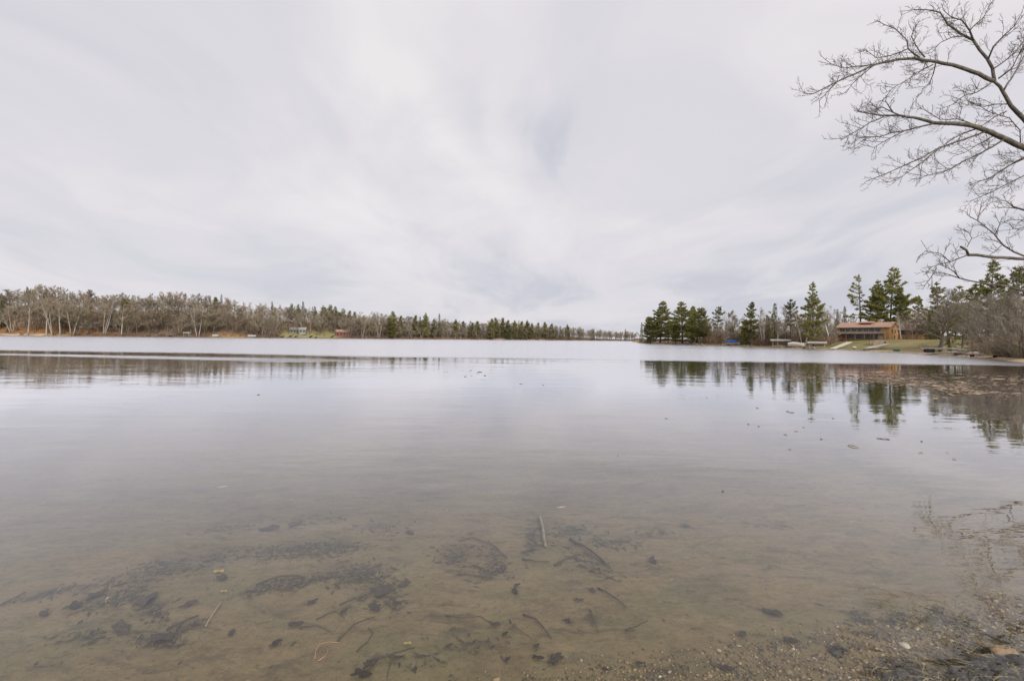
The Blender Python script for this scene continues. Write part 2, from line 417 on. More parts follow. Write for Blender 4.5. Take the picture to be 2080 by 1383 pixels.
# ------------------------------------------------------------------ the lake
wm = bpy.data.materials.new('lake_water')
wm.use_nodes = True
t = wm.node_tree; t.nodes.clear(); q = N(t)
pos = q('ShaderNodeNewGeometry').outputs['Position']
sp = q('ShaderNodeSeparateXYZ', {0: pos})
X_, Y_ = sp.outputs[0], sp.outputs[1]
wob = q.noise(q.mapv(pos, (0.035, 0.11, 1)), 1.0, 3, 0.55)
wob2 = q.noise(q.mapv(pos, (0.012, 0.05, 1), (7, 3, 0)), 1.0, 2, 0.5)
s_ = q.math('ADD', q.math('MULTIPLY_ADD', X_, 0.10, Y_), q.math('MULTIPLY_ADD', wob, 7.0, q.math('MULTIPLY_ADD', wob2, 9.0, -8.0)))
s_ = q.math('ADD', s_, q.math('MULTIPLY_ADD', q.noise(q.mapv(pos, (0.16, 0.5, 1), (1, 6, 0)), 1.0, 4, .65), 6.0, -3.0))
main = q.ss(s_, 57.0, 64.0)
lane = q.math('MULTIPLY', q.ss(s_, 44.0, 47.0), q.math('SUBTRACT', 1.0, q.ss(s_, 47.5, 51.0)))
lane = q.math('MULTIPLY', lane, q.math('SUBTRACT', 1.0, q.ss(X_, -34.0, -12.0)))
ruf = q.math('MAXIMUM', main, q.math('MULTIPLY', lane, 0.9))
# far calm streaks inside the ruffled water
far1 = q.noise(q.mapv(pos, (0.006, 0.06, 1), (2, 5, 0)), 1.0, 3, 0.5)
ruf = q.math('MULTIPLY', ruf, q.math('SUBTRACT', 1.0, q.math('MULTIPLY', q.ss(far1, 0.60, 0.70), 0.35)))
c1 = q.noise(q.mapv(pos, (0.7, 2.3, 1), (0, 0, 0), (0, 0, 0.10)), 1.0, 3, 0.5)
c2 = q.noise(q.mapv(pos, (0.12, 0.5, 1), (9, 2, 0), (0, 0, -0.06)), 1.0, 2, 0.5)
c3 = q.noise(q.mapv(pos, (4.0, 9.0, 1), (0, 0, 0), (0, 0, 0.25)), 1.0, 2, 0.5)
r1 = q.noise(q.mapv(pos, (1.6, 3.2, 1)), 1.0, 3, 0.6)
patch = q.ss(q.noise(q.mapv(pos, (0.10, 0.22, 1), (3, 8, 0), (0, 0, .2)), 1.0, 3, .55), .42, .62)
hgt = q.math('MULTIPLY_ADD', c1, q.math('MULTIPLY_ADD', patch, 0.0050, 0.0024), q.math('MULTIPLY_ADD', c2, 0.013, q.math('MULTIPLY', c3, q.math('MULTIPLY_ADD', patch, 0.0007, 0.0002))))
cb = q('ShaderNodeBump', {'Height': hgt, 'Strength': 1.0, 'Distance': 1.0})
hgt = q.math('MULTIPLY_ADD', q.math('MULTIPLY', r1, ruf), 0.12, hgt)
wb = q('ShaderNodeBump', {'Height': hgt, 'Strength': 1.0, 'Distance': 1.0})
fr = q('ShaderNodeFresnel', {'IOR': 1.333, 'Normal': cb.outputs[0]}).outputs[0]
fac = q.math('MINIMUM', q.math('MAXIMUM', q.math('MULTIPLY_ADD', fr, 1.86, -0.054), 0.02), 1.0)
# daylight that enters the water from above is bent downwards: hardly any is lost on the way in
fac = q.math('MULTIPLY', fac, q.math('MULTIPLY_ADD', q('ShaderNodeNewGeometry').outputs['Backfacing'], -0.95, 1.0))
rough = q.math('MULTIPLY_ADD', ruf, 0.21, 0.015)
gl = q('ShaderNodeBsdfGlossy', {'Color': (0.945, 0.945, 0.965, 1), 'Roughness': rough, 'Normal': wb.outputs[0]})
tr = q('ShaderNodeBsdfTransparent', {'Color': (0.93, 0.93, 0.88, 1)})
ms = q('ShaderNodeMixShader', {0: fac, 1: tr.outputs[0], 2: gl.outputs[0]})
q('ShaderNodeOutputMaterial', {0: ms.outputs[0]})
w_ = MB()
w_.add([(-1600, -200, 0), (1600, -200, 0), (1600, 1500, 0), (-1600, 1500, 0)], [(0, 1, 2, 3)])
lake = w_.build('lake_water', wm)
tag(lake, kind='structure')

# ------------------------------------------------------------------ tree makers
UP = Vector((0, 0, 1))
def perp(d, rng):
    a = d.cross(Vector((rng.uniform(-1, 1), rng.uniform(-1, 1), rng.uniform(-1, 1))))
    return a.normalized() if a.length > 1e-3 else Vector((1, 0, 0))
def path(p, d, L, k, rng, wig, trop):
    pts = [p.copy()]
    d = d.normalized()
    for i in range(k):
        d = (d + perp(d, rng) * rng.uniform(0, wig) + UP * trop).normalized()
        p = p + d * (L / k)
        pts.append(p.copy())
    return pts
def along(pts, t):
    k = len(pts) - 1
    i = min(int(t * k), k - 1); f = t * k - i
    return pts[i].lerp(pts[i + 1], f), (pts[i + 1] - pts[i]).normalized()
def bare_tree(seed, hgt=18.0, spread=0.42, fork=0.3, stems=1, limbs=15, subs=7, twigs=6, r0=0.24, lean=0.06, tw=0.045, lite=False):
    rng = random.Random(seed)
    T, Cn = MB(), MB()
    for st in range(stems):
        a0 = rng.uniform(0, 6.28)
        d0 = Vector((math.cos(a0) * lean * (1 + 2 * (stems > 1)), math.sin(a0) * lean * (1 + 2 * (stems > 1)), 1))
        hh = hgt * rng.uniform(.82, 1.0) if stems > 1 else hgt
        base = Vector((math.cos(a0) * .5 * (stems > 1), math.sin(a0) * .5 * (stems > 1), -0.3))
        tp = path(base, d0, hh * 0.97, 9, rng, 0.10, 0.02)
        rr = r0 / math.sqrt(stems) * 1.1
        T.tube(tp, [rr * (1 - .93 * (i / 9)) + .015 for i in range(10)], 6)
        nl = max(5, limbs // stems)
        for i in range(nl):
            t_ = fork + (0.96 - fork) * (i + rng.random()) / nl
            p, d = along(tp, t_)
            side = perp(d, rng)
            L = hh * spread * (1.05 - 0.75 * ((t_ - fork) / (1 - fork)) ** 1.2) * rng.uniform(.65, 1.1)
            ld = (side * rng.uniform(.7, 1.15) + UP * rng.uniform(.55, 1.0)).normalized()
            ns = 3 if lite else 5
            lp = path(p, ld, L, ns, rng, 0.28, 0.06)
            r1 = max(.035, rr * (1 - .9 * t_) * .55)
            T.tube(lp, [r1 * (1 - .8 * j / ns) + .01 for j in range(ns + 1)], 3 if lite else 4, False)
            for j in range(subs):
                tt = 0.22 + 0.78 * (j + rng.random()) / subs
                p2, d2 = along(lp, min(tt, .999))
                L2 = L * rng.uniform(.25, .5) * (1.15 - .5 * tt)
                sd_ = (d2 * .7 + perp(d2, rng) * .8 + UP * .25).normalized()
                sp_ = path(p2, sd_, L2, 2 if lite else 3, rng, 0.3, 0.06)
                Cn.tube(sp_, [tw * .9, tw * .65, tw * .4] if lite else [tw * .9, tw * .8, tw * .65, tw * .4], 3, False)
                for k in range(twigs):
                    t3 = .15 + .85 * (k + rng.random()) / twigs
                    p3, d3 = along(sp_, min(t3, .999))
                    td = (d3 * .7 + perp(d3, rng) * .8 + UP * .2).normalized()
                    L3 = rng.uniform(.5, 1.15) * hgt / 18
                    e1 = p3 + td * L3 * .55
                    e2 = e1 + (td + perp(td, rng) * .5).normalized() * L3 * .5
                    if lite: Cn.tube([p3, e2], [tw * .6, tw * .3], 3, False)
                    else: Cn.tube([p3, e1, e2], [tw * .55, tw * .5, tw * .28], 3, False)
    return T, Cn
def tuft(Mb, p, d, L, rng, k=7, wd=0.16):
    for i in range(k):
        a = (d * rng.uniform(.35, 1.0) + perp(d, rng) * rng.uniform(.5, .95) + UP * .22).normalized()
        s_ = perp(a, rng) * (L * wd)
        q_ = p + a * L * rng.uniform(.75, 1.15)
        m_ = p.lerp(q_, .5)
        Mb.add([tuple(p), tuple(m_ + s_), tuple(q_), tuple(m_ - s_)], [(0, 1, 2, 3)])
def pine_tree(seed, hgt=24.0, reach=5.5, first=0.1, whorls=13, per=6, gap=0.1, tl=0.70, side=None, flat_top=0.0):
    """white pine: uneven level plates of needle tufts with sky between them"""
    rng = random.Random(seed)
    T, Cn = MB(), MB()
    tp = path(Vector((0, 0, -.3)), Vector((rng.uniform(-.04, .04), rng.uniform(-.04, .04), 1)), hgt, 9, rng, 0.035, 0.02)
    T.tube(tp, [.34 * hgt / 24 * (1 - .9 * i / 9) + .02 for i in range(10)], 7)
    for w in range(whorls):
        t_ = first + (0.985 - first) * ((w + .5 * rng.random()) / whorls) ** .92
        f = (t_ - first) / (1 - first)
        p, d = along(tp, min(t_, .995))
        prof = (.72 + f) if f < .28 else ((1 - (f - .28) / .72) ** (.78 - .4 * flat_top) + .10)
        wf = rng.uniform(.68, 1.12)
        a0 = rng.uniform(0, 6.28)
        for b in range(per):
            if rng.random() < gap: continue
            a = a0 + 6.283 * b / per + rng.uniform(-.35, .35)
            L = reach * prof * wf * rng.uniform(.55, 1.12)
            if side is not None: L *= 0.62 + .5 * math.cos(a - side)
            if L < .35: continue
            hd = Vector((math.cos(a), math.sin(a), .02 + .85 * f * f + rng.uniform(-.10, .16)))
            bp_ = path(p, hd, L, 5, rng, .12, .075)
            T.tube(bp_, [.075 * (1 - .7 * j / 5) * min(1, L / 2.5) + .012 for j in range(6)], 3, False)
            nt_ = max(5, int(L * L * 1.8 + L * 2.6))
            for k in range(nt_):
                tt = .22 + .78 * math.sqrt(rng.random())
                q_, dd = along(bp_, min(tt, .999))
                lat = dd.cross(UP)
                wdt = L * .34 * math.sin(min(1.0, (tt - .12) * 1.05) * math.pi * .92)
                lt = rng.uniform(-1, 1)
                q_ = q_ + lat * lt * wdt + UP * (rng.uniform(-.05, .12) - .05 * abs(lt))
                tuft(Cn, q_, (dd * .8 + lat * lt * .7 + UP * .25).normalized(), tl * rng.uniform(.7, 1.3), rng, 7, .085)
    p, d = along(tp, .999)
    for i in range(5): tuft(Cn, p - UP * .25 * i, UP, tl, rng, 6)
    return T, Cn
def spruce_tree(seed, hgt=16.0, reach=2.3, tl=0.5):
    rng = random.Random(seed)
    T, Cn = MB(), MB()
    T.tube([(0, 0, -.3), (0, 0, hgt * .6), (0, 0, hgt)], [.2, .09, .02], 6)
    nb = int(hgt * 9)
    for i in range(nb):
        f = (i + rng.random()) / nb
        z = hgt * (.06 + .93 * f)
        a = i * 2.4 + rng.uniform(-.4, .4)
        L = reach * (1 - f) ** .85 * rng.uniform(.7, 1.12) + .18
        tip = Vector((math.cos(a) * L, math.sin(a) * L, z - L * .28 + rng.uniform(-.1, .15)))
        p0 = Vector((0, 0, z))
        T.tube([p0, tip], [.025, .008], 3, False)
        for k in range(max(2, int(L * 3.2))):
            q_ = p0.lerp(tip, .25 + .75 * rng.random()) + Vector((rng.uniform(-.2, .2), rng.uniform(-.2, .2), rng.uniform(-.12, .1)))
            tuft(Cn, q_, (tip - p0).normalized(), tl * rng.uniform(.7, 1.1), rng, 5, .2)
    tuft(Cn, Vector((0, 0, hgt - .35)), UP, tl * 1.3, rng, 6, .12)
    return T, Cn
def shrub(seed, hgt=3.0, stems=16, tw=0.022, spread=.7, side=12, tips=3):
    rng = random.Random(seed)
    T, Cn = MB(), MB()
    for i in range(stems):
        a = rng.uniform(0, 6.28); l_ = rng.uniform(.1, spread)
        b = Vector((math.cos(a) * .35 * rng.random(), math.sin(a) * .35 * rng.random(), -.1))
        sp_ = path(b, Vector((math.cos(a) * l_, math.sin(a) * l_, 1)), hgt * rng.uniform(.65, 1.05), 5, rng, .2, .03)
        T.tube(sp_, [tw * 1.5, tw * 1.3, tw * 1.1, tw * .9, tw * .7, tw * .4], 3, False)
        for k in range(side):
            p3, d3 = along(sp_, min(.999, .2 + .8 * rng.random()))
            tp_ = path(p3, d3 * .7 + perp(d3, rng) * .7 + UP * .2, hgt * rng.uniform(.14, .32), 2, rng, .35, .05)
            Cn.tube(tp_, [tw * .75, tw * .6, tw * .35], 3, False)
            for j in range(tips):
                p4, d4 = along(tp_, min(.999, .2 + .8 * rng.random()))
                Cn.tube([p4, p4 + (d4 + perp(d4, rng)).normalized() * hgt * rng.uniform(.06, .13)], [tw * .5, tw * .3], 3, False)
    return T, Cn
def proto(pair, tm, cm, nm):
    T, Cn = pair
    return (T.mesh(nm + '_trunk', tm, True), Cn.mesh(nm + '_crown', cm))
def place(pr, name, loc, sc, rz, label, cat='tree', group=None, parts=('trunk', 'crown')):
    e_ = empty(name, loc, rz, sc)
    tag(e_, label, cat, group)
    for nm, me in zip(parts, pr): link(nm, me, e_)
    return e_
BARE = [proto(bare_tree(100 + i, 18, spread=[.46, .40, .52, .44, .38, .5][i], fork=[.16, .22, .14, .2, .26, .12][i], stems=[1, 1, 2, 1, 1, 1][i], limbs=19, subs=7, twigs=7, tw=.095), M['bark'], M['twig'], 'bare') for i in range(6)]
BUD = [proto(bare_tree(140 + i, 18, spread=[.42, .48][i], fork=.18, limbs=19, twigs=7, tw=.09), M['bark'], M['budtwig'], 'bud') for i in range(2)]
PALE = [proto(bare_tree(160 + i, 17, spread=[.30, .36, .28][i], fork=[.4, .35, .45][i], stems=[1, 2, 3][i], r0=.34, lean=.09), M['palebark'], M['paletwig'], 'pale') for i in range(3)]
BIRCH = [proto(bare_tree(180 + i, 14, spread=.30, fork=.35, stems=[2, 3][i], r0=.30, lean=.10, limbs=14), M['birch'], M['paletwig'], 'birch') for i in range(2)]
PINE = [proto(pine_tree(200 + i, 24, reach=[6.6, 5.8, 7.0, 6.2, 5.4, 6.6][i], first=[.07, .13, .18, .05, .10, .14][i], whorls=[15, 14, 13, 16, 16, 13][i], per=[7, 6, 6, 7, 6, 6][i], gap=[.06, .1, .12, .04, .08, .14][i]), M['pinebark'], M['needle'], 'pine') for i in range(6)]
DENSE = [proto(pine_tree(220 + i, 24, reach=[6.4, 5.8, 6.8][i], first=[.04, .06, .03][i], whorls=[16, 17, 16][i], per=8, gap=.02), M['pinebark'], M['needle'], 'dense_pine') for i in range(3)]
SPARSE = [proto(pine_tree(230, 24, reach=5.6, first=.30, whorls=11, per=4, gap=.28, side=math.pi), M['pinebark'], M['needle'], 'sparse_pine'),
          proto(pine_tree(231, 24, reach=5.2, first=.42, whorls=8, per=5, gap=.2, flat_top=.8), M['pinebark'], M['darkneedle'], 'sparse_pine')]
SPRUCE = [proto(spruce_tree(250 + i, 16, reach=[2.3, 2.9][i]), M['pinebark'], M['darkneedle'], 'spruce') for i in range(2)]
SHRUB = [proto(shrub(270 + i, 3.0, stems=[16, 20, 13][i], spread=[.7, .9, .5][i]), M['redtwig'], M['redtwig'], 'shrub') for i in range(3)]
GSHRUB = [proto(shrub(280 + i, 3.0, stems=18, spread=.8), M['bark'], M['twig'], 'shrub') for i in range(2)]

# ------------------------------------------------------------------ the wood on the far left shore
R = random.Random(77)
def on_far(u, setback):
    d = float(np.interp(u, LU, LD)) + setback
    x = ux(u, d)
    return x, d
spots = []
for row, (sb, n_) in enumerate([(5, 84), (17, 104), (33, 108), (52, 100)]):
    for i in range(n_):
        # nearer trees take more pixels, so spread them evenly over the shore's length
        f = (i + R.uniform(.05, .95)) / n_
        u = -70 + 1358 * f ** 0.92
        spots.append((u, sb + R.uniform(-4, 7), row))
P_ = [(on_far(u, sb), u, row) for (u, sb, row) in spots]
HZ = height(np.array([p[0][0] for p in P_]), np.array([p[0][1] for p in P_]))
GAPS = [(-80, 118, 0), (296, 345, 0), (425, 496, 0), (570, 690, 0), (575, 690, 1), (1006, 1026, 0), (1070, 1108, 0)]   # open beaches and yards
WHERE = [(105, 'behind the sandy beach at far left'), (265, 'around the grey cabin at far left'), (420, 'between the grey cabin and the orange brush'), (560, 'above the orange brush on the left shore'), (725, 'around the two far cottages'), (900, 'right of the red-brown cottage'), (1130, 'among the small distant pines'), (9999, 'on the low far end of the lake')]
def where(u): return next(w for lim, w in WHERE if u < lim)
for ((x, y), u, row), z in zip(P_, HZ):
    if any(a < u < b and row == r_ for a, b, r_ in GAPS): continue
    tz = float(top_z(u))
    want = (tz - z) * ([.60, .80, .94, 1.0][row] * R.uniform(.68, 1.12))
    want = max(7.0, min(24.0, want))
    k = R.random()
    if k < .68: pr, hh, nm, lb, gp = R.choice(BARE), 18, 'bare_tree', 'leafless grey-brown tree ' + where(u), 'leafless trees ' + where(u)
    elif k < .84: pr, hh, nm, lb, gp = R.choice(BUD), 18, 'budding_tree', 'tree with faint yellow-green buds ' + where(u), 'budding trees ' + where(u)
    else: pr, hh, nm, lb, gp = R.choice(PALE), 17, 'aspen_tree', 'leafless aspen with pale slender trunk ' + where(u), 'pale aspens ' + where(u)
    sc = want / hh
    place(pr, nm, (x, y, z - .1), (sc * R.uniform(.95, 1.25), sc * R.uniform(.95, 1.25), sc), R.uniform(0, 6.28), lb, 'tree', gp)
# conifers that stand out against the sky or between the bare trees of that wood
def conifer(u, vtop, sb, pr, hh, nm, lb, wide=1.0, gp=None):
    x, y = on_far(u, sb)
    z = gz(x, y)
    t_ = (yh(u) - vtop) * y / F + H
    sc = max(.25, (t_ - z) / hh)
    place(pr, nm, (x, y, z - .1), (sc * wide, sc * wide, sc), R.uniform(0, 6.28), lb, 'tree', gp)
RIDGE = [(128, 603, 30, 1, 1), (3, 610, 25, 1, 1.3), (255, 606, 38, 0, 1.2), (449, 598, 58, 1, .9), (438, 603, 50, 0, 1), (347, 603, 60, 0, 1), (552, 612, 62, 1, .8), (590, 617, 64, 0, 1), (615, 612, 64, 1, .9), (604, 617, 60, 0, .9), (640, 622, 66, 0, 1.1), (655, 620, 68, 0, 1.3), (668, 619, 70, 0, 1.3), (682, 622, 70, 0, 1.3), (695, 626, 70, 0, 1.2), (708, 631, 66, 0, 1.1), (720, 633, 62, 0, 1), (660, 628, 56, 0, 1.2), (690, 634, 56, 0, 1.2)]
rk = {k_: ordinal([r_ for r_ in RIDGE if r_[3] == k_]) for k_ in (0, 1)}
for (u, vt, sb, kind, wd) in RIDGE:
    conifer(u, vt, sb, PINE[int(u) % 6] if kind == 0 else SPRUCE[int(u) % 2], 24 if kind == 0 else 16, 'ridge_pine' if kind == 0 else 'ridge_spruce',
            rk[kind][u] + (' green pine from the left along the ridge of the left wood' if kind == 0 else ' dark pointed spruce from the left in the left wood'), wd,
            'pines on the far ridge' if kind == 0 else 'spruces on the far ridge')
MID = [(798, 632, 8, 0, .85), (792, 645, 5, 0, .9), (812, 641, 14, 0, .8), (842, 640, 10, 0, .8), (863, 635, 12, 0, .75), (853, 643, 14, 1, 1), (892, 637, 22, 1, .8), (880, 648, 10, 0, .8), (925, 648, 20, 0, .9), (940, 652, 30, 0, .9),
                              (1000, 647, 12, 0, .9), (1008, 645, 14, 0, .9), (1020, 645, 12, 0, .9), (1030, 650, 10, 0, .9), (995, 652, 8, 0, 1), (1045, 650, 12, 0, .9), (1058, 652, 10, 0, .9), (1071, 650, 14, 0, .9), (1080, 656, 10, 0, .9), (1092, 655, 10, 0, .9), (1108, 654, 14, 0, .9), (1120, 657, 12, 0, .9), (1065, 660, 5, 1, 1.1), (1035, 660, 4, 1, 1.1), (1138, 662, 8, 1, 1), (1153, 658, 6, 0, .8), (1270, 668, 8, 1, 1), (1205, 668, 14, 1, 1), (970, 652, 16, 0, .9), (958, 655, 12, 0, .9)]
rk = {k_: ordinal([r_ for r_ in MID if r_[3] == k_]) for k_ in (0, 1)}
for (u, vt, sb, kind, wd) in MID:
    conifer(u, vt, sb, PINE[int(u * 3) % 6] if kind == 0 else SPRUCE[int(u) % 2], 24 if kind == 0 else 16, 'shore_pine' if kind == 0 else 'shore_spruce',
            rk[kind][u] + (' small distant pine from the left on the middle far shore' if kind == 0 else ' small dark spruce from the left on the middle far shore'), wd,
            'pines on the middle far shore' if kind == 0 else 'spruces on the middle far shore')
# the pale trunks that can be told apart along the left bank
for (u, vb, vt, kind, rz, lb) in [(56, 655, 588, 0, .6, 'forked pale trunk tree above the sandy beach at far left'), (94, 668, 600, 0, 2.0, 'slim white trunked tree over the end of the sandy beach'), (109, 672, 596, 1, 1.2, 'pair of white trunks leaning together behind the beach'),
                                  (123, 671, 605, 0, 4.0, 'straight pale trunk right of the white pair behind the beach'), (146, 662, 583, 1, 3.0, 'tall forked pale tree breaking the skyline left of the grey cabin'), (210, 668, 598, 2, .3, 'clump of leaning whitish trunks beside the grey cabin roof'),
                                  (402, 660, 600, 2, 2.6, 'white twisted trunks halfway along the left wood'), (246, 664, 615, 0, .9, 'thin pale trunk just right of the grey cabin'), (735, 684, 636, 2, 1.0, 'tall pale aspens right of the red cottage'), (770, 684, 626, 1, 2.2, 'tallest feathery aspen right of the red cottage, against the sky')]:
    x, y = on_far(u, 1.5 + R.uniform(0, 2))
    z = gz(x, y)
    t_ = (yh(u) - vt) * y / F + H
    sc = (t_ - z) / 17
    place(PALE[kind], 'pale_trunk_tree', (x, y, z - .1), (sc * .8, sc * .8, sc), rz, lb, 'tree')
# deeper rows and brush that read as one mass
def mass(name, items, label, cat, mats):
    """joins many copies of small twig meshes into one mesh; items: (T/C builder arrays, loc, scale, rz)"""
    VV, FF, MI, off = [], [], [], 0
    for arrs, loc, sc, rz in items:
        c_, s__ = math.cos(rz), math.sin(rz)
        for mi, (v_, f_) in enumerate(arrs):
            vv = v_ * np.array(sc)
            vv = np.stack([vv[:, 0] * c_ - vv[:, 1] * s__, vv[:, 0] * s__ + vv[:, 1] * c_, vv[:, 2]], -1) + np.array(loc)
            VV.append(vv); FF.append(f_ + off); MI.append(np.full(len(f_), mi)); off += len(v_)
    V_ = np.concatenate(VV); F_ = np.concatenate(FF); MI = np.concatenate(MI)
    me = bpy.data.meshes.new(name)
    me.vertices.add(len(V_)); me.vertices.foreach_set('co', V_.astype(np.float32).ravel())
    me.loops.add(F_.size); me.loops.foreach_set('vertex_index', F_.ravel().astype(np.int32))
    me.polygons.add(len(F_)); me.polygons.foreach_set('loop_start', np.arange(0, F_.size, 4, dtype=np.int32))
    for m_ in mats: me.materials.append(m_)
    me.polygons.foreach_set('material_index', MI.astype(np.int32))
    me.update(calc_edges=True)
    o_ = link(name, me)
    return tag(o_, label, cat, None, 'stuff')
def quads(Mb): 
    return np.array(Mb.v, float), np.array([f for f in Mb.f if len(f) == 4], int)
LITE = [tuple(quads(b) for b in bare_tree(300 + i, 18, spread=.45, fork=.3, limbs=9, subs=4, twigs=2, tw=.20, lite=True)) for i in range(3)]
items = []
for sb, n_ in [(68, 130), (85, 90), (45, 90), (24, 80)]:
    for i in range(n_):
        u = -80 + 1370 * ((i + R.random()) / n_) ** 0.9
        x, y = on_far(u, sb + R.uniform(-6, 6))
        items.append([u, x, y, sb])
for i in range(110):
    u = R.uniform(1060, 1300); x, y = on_far(u, R.choice([4, 12, 22, 34]) + R.uniform(-3, 3)); items.append([u, x, y, 40])
for i in range(70):
    u = R.uniform(690, 1060); x, y = on_far(u, R.choice([12, 22, 34]) + R.uniform(-3, 3)); items.append([u, x, y, 40])
hz = height(np.array([i[1] for i in items]), np.array([i[2] for i in items]))
its = []
for (u, x, y, sb), z in zip(items, hz):
    t_ = float(top_z(u)) * y / (float(np.interp(u, LU, LD)) + 30)
    sc = max(.3, min(1.3, (t_ - z) / 18 * R.uniform(.62, .98) * (.65 if sb < 30 else 1)))
    its.append((R.choice(LITE), (x, y, z - .1), (sc * 1.2, sc * 1.2, sc), R.uniform(0, 6.28)))
mass('distant_woodland', its, 'mass of leafless trees filling the hillside behind the far left shore', 'woodland', [M['bark'], M['twig']])
SL = [tuple(quads(b) for b in shrub(330 + i, 3.0, stems=8, tw=.085, spread=.9, side=6, tips=1)) for i in range(3)]
its = []
for i in range(230):
    u = -60 + 1350 * ((i + R.random()) / 230) ** 1.1
    if u < 130 and R.random() < .75: continue
    sb = R.choice([3, 3, 9, 16, 26]) + R.uniform(-1.5, 2)
    if any(a < u < b for a, b, r_ in GAPS[3:4]) and sb < 24: continue
    x, y = on_far(u, sb)
    its.append((u, x, y))
hz = height(np.array([i[1] for i in its]), np.array([i[2] for i in its]))
its = [(R.choice(SL), (x, y, z - .1), (R.uniform(1, 2.0),) * 2 + (R.uniform(.7, 1.5),), R.uniform(0, 6.28)) for (u, x, y), z in zip(its, hz)]
mass('shore_brush', its, 'reddish-brown brush along the foot of the far left wood', 'brush', [M['redtwig'], M['redtwig']])

# ------------------------------------------------------------------ the near right shore: trees
RU = [p[0] for p in RIGHT[2:]]; RD = [p[1] * K for p in RIGHT[2:]]
def on_right(u, sb):
    d = float(np.interp(u, RU, RD)) + sb
    return ux(u, d), d
def rtree(pr, hh, nm, u, vt, sb, wd, lb, gp=None, rz=None, cat='tree'):
    x, y = on_right(u, sb)
    z = gz(x, y)
    t_ = (yh(u) - vt) * y / F + H
    sc = (t_ - z) / hh
    return place(pr, nm, (x, y, z - .1), (sc * wd, sc * wd, sc), R.uniform(0, 6.28) if rz is None else rz, lb, cat, gp)
for (u, vt, sb, i, wd, lb) in [
    (1341, 610, 10, 0, 1.28, 'tall dense green pine at the tip of the right point'),
    (1322, 642, 6, 3, 1.28, 'lower bushy pine at the left foot of the tall point pine'),
    (1357, 650, 14, 1, 1.22, 'mid green pine in the gap right of the tall point pine'),
    (1386, 611, 12, 1, 1.34, 'tall pine second from the tip of the right point'),
    (1372, 650, 6, 3, 1.22, 'low full pine in front of the second tall point pine'),
    (1415, 624, 9, 3, 1.41, 'broad yellow-green pine third from the tip of the right point'),
    (1403, 620, 20, 1, .75, 'slim darker pine behind the broad yellow-green one'),
    (1428, 645, 12, 0, 1.15, 'shorter pine on the right flank of the point pine group'),
    (1523, 613, 10, 1, .80, 'narrow pine standing just right of the blue tarp'),
    (1515, 648, 8, 3, .95, 'low bushy pine beside the blue tarp'),
    (1652, 571, 14, 2, .82, 'tall layered pine standing alone left of the lodge'),
    (1640, 640, 22, 1, .8, 'short dark pine below and left of the lone layered pine'),
    (1806, 544, 72, 2, .95, 'tallest pine directly behind the lodge gable'),
    (1779, 568, 66, 0, .85, 'full green pine behind the middle of the lodge roof'),
    (1832, 588, 74, 1, .85, 'lower pine right of the tallest one behind the lodge'),
    (1908, 572, 70, 1, 1.0, 'dusky pine behind the round leafless tree on the lawn'),
    (1940, 580, 56, 3, 1.15, 'bright yellow-green pine right of the round leafless tree'),
    (2006, 527, 36, 2, 1.0, 'very tall pine under the bare overhanging limb at right'),
    (1975, 575, 30, 0, 1.1, 'broad pine between the bright pine and the very tall one'),
    (2062, 540, 30, 2, .95, 'tall pine cut by the right edge of the picture'),
    (2035, 590, 26, 3, 1.2, 'dark wide pine low between the two tall right-hand pines'),
    (1890, 625, 72, 3, 1.2, 'low dark pine closing the gap behind the second house'),
    (1955, 625, 22, 3, 1.3, 'low wide pine with sweeping boughs above the sandy bank'),
    (1860, 600, 90, 1, .9, 'distant dull pine showing between lodge pines and round tree')]:
    rtree(DENSE[int(u) % 3] if u < 1450 else PINE[(i + int(u)) % 6], 24, 'white_pine', u, vt, sb, wd, lb)
rtree(SPARSE[0], 24, 'sparse_pine', 1748, 557, 64, 1.0, 'sparse lopsided pine with long left boughs behind the lodge', rz=0.0)
rtree(SPARSE[1], 24, 'sparse_pine', 1457, 622, 10, .85, 'sparse flat-topped dark pine left of the blue tarp')
rtree(SPARSE[1], 24, 'sparse_pine', 1607, 607, 18, .7, 'dark ragged pine among the birches right of the boat canopy')
for (u, vt, sb, i, wd, lb) in [(1303, 655, 4, 0, .9, 'small dark spruce standing first at the tip of the right point'), (1573, 616, 16, 0, 1.0, 'dark spruce rising behind the canopied boat lift'), (1558, 640, 22, 1, 1.0, 'shorter dark spruce left of the one behind the boat lift'), (1700, 628, 60, 0, .8, 'small spruce far behind the lodge at its left end'), (1715, 622, 70, 0, .8, 'second small spruce far behind the lodge'), (1888, 652, 60, 1, 1.6, 'dark spruce thicket at the right end of the second house'), (1902, 655, 52, 1, 1.7, 'dark low spruce behind the trunk of the round leafless tree')]:
    rtree(SPRUCE[i], 16, 'spruce_tree', u, vt, sb, wd, lb)
# round leafless tree on the lawn
ROUND = proto(bare_tree(401, 16, spread=.50, fork=.20, limbs=22, subs=9, twigs=9, r0=.34, lean=.1, tw=.035), M['bark'], M['greytwig'], 'round')
rtree(ROUND, 16, 'lawn_tree', 1909, 592, 9, 1.4, 'round leafless tree with leaning trunk on the lawn by the shore', rz=1.2)
rtree(BIRCH[0], 14, 'birch_tree', 1832, 622, 44, .6, 'white birch clump at the right end of the lodge', rz=.7)
rtree(BIRCH[1], 14, 'birch_tree', 1633, 626, 11, .75, 'three tan-white birch trunks standing right of the boat lift', rz=2.1)
rtree(BIRCH[0], 14, 'birch_tree', 1690, 601, 26, .75, 'pale birch with curving trunk at the left corner of the lodge', rz=1.9)
rtree(BIRCH[1], 14, 'birch_tree', 1552, 630, 11, .7, 'bright white birch right of the narrow pine', rz=.2)
rtree(BIRCH[0], 14, 'birch_tree', 1580, 640, 9, .7, 'grey-white birch leaning over the canopied boat lift', rz=3.3)
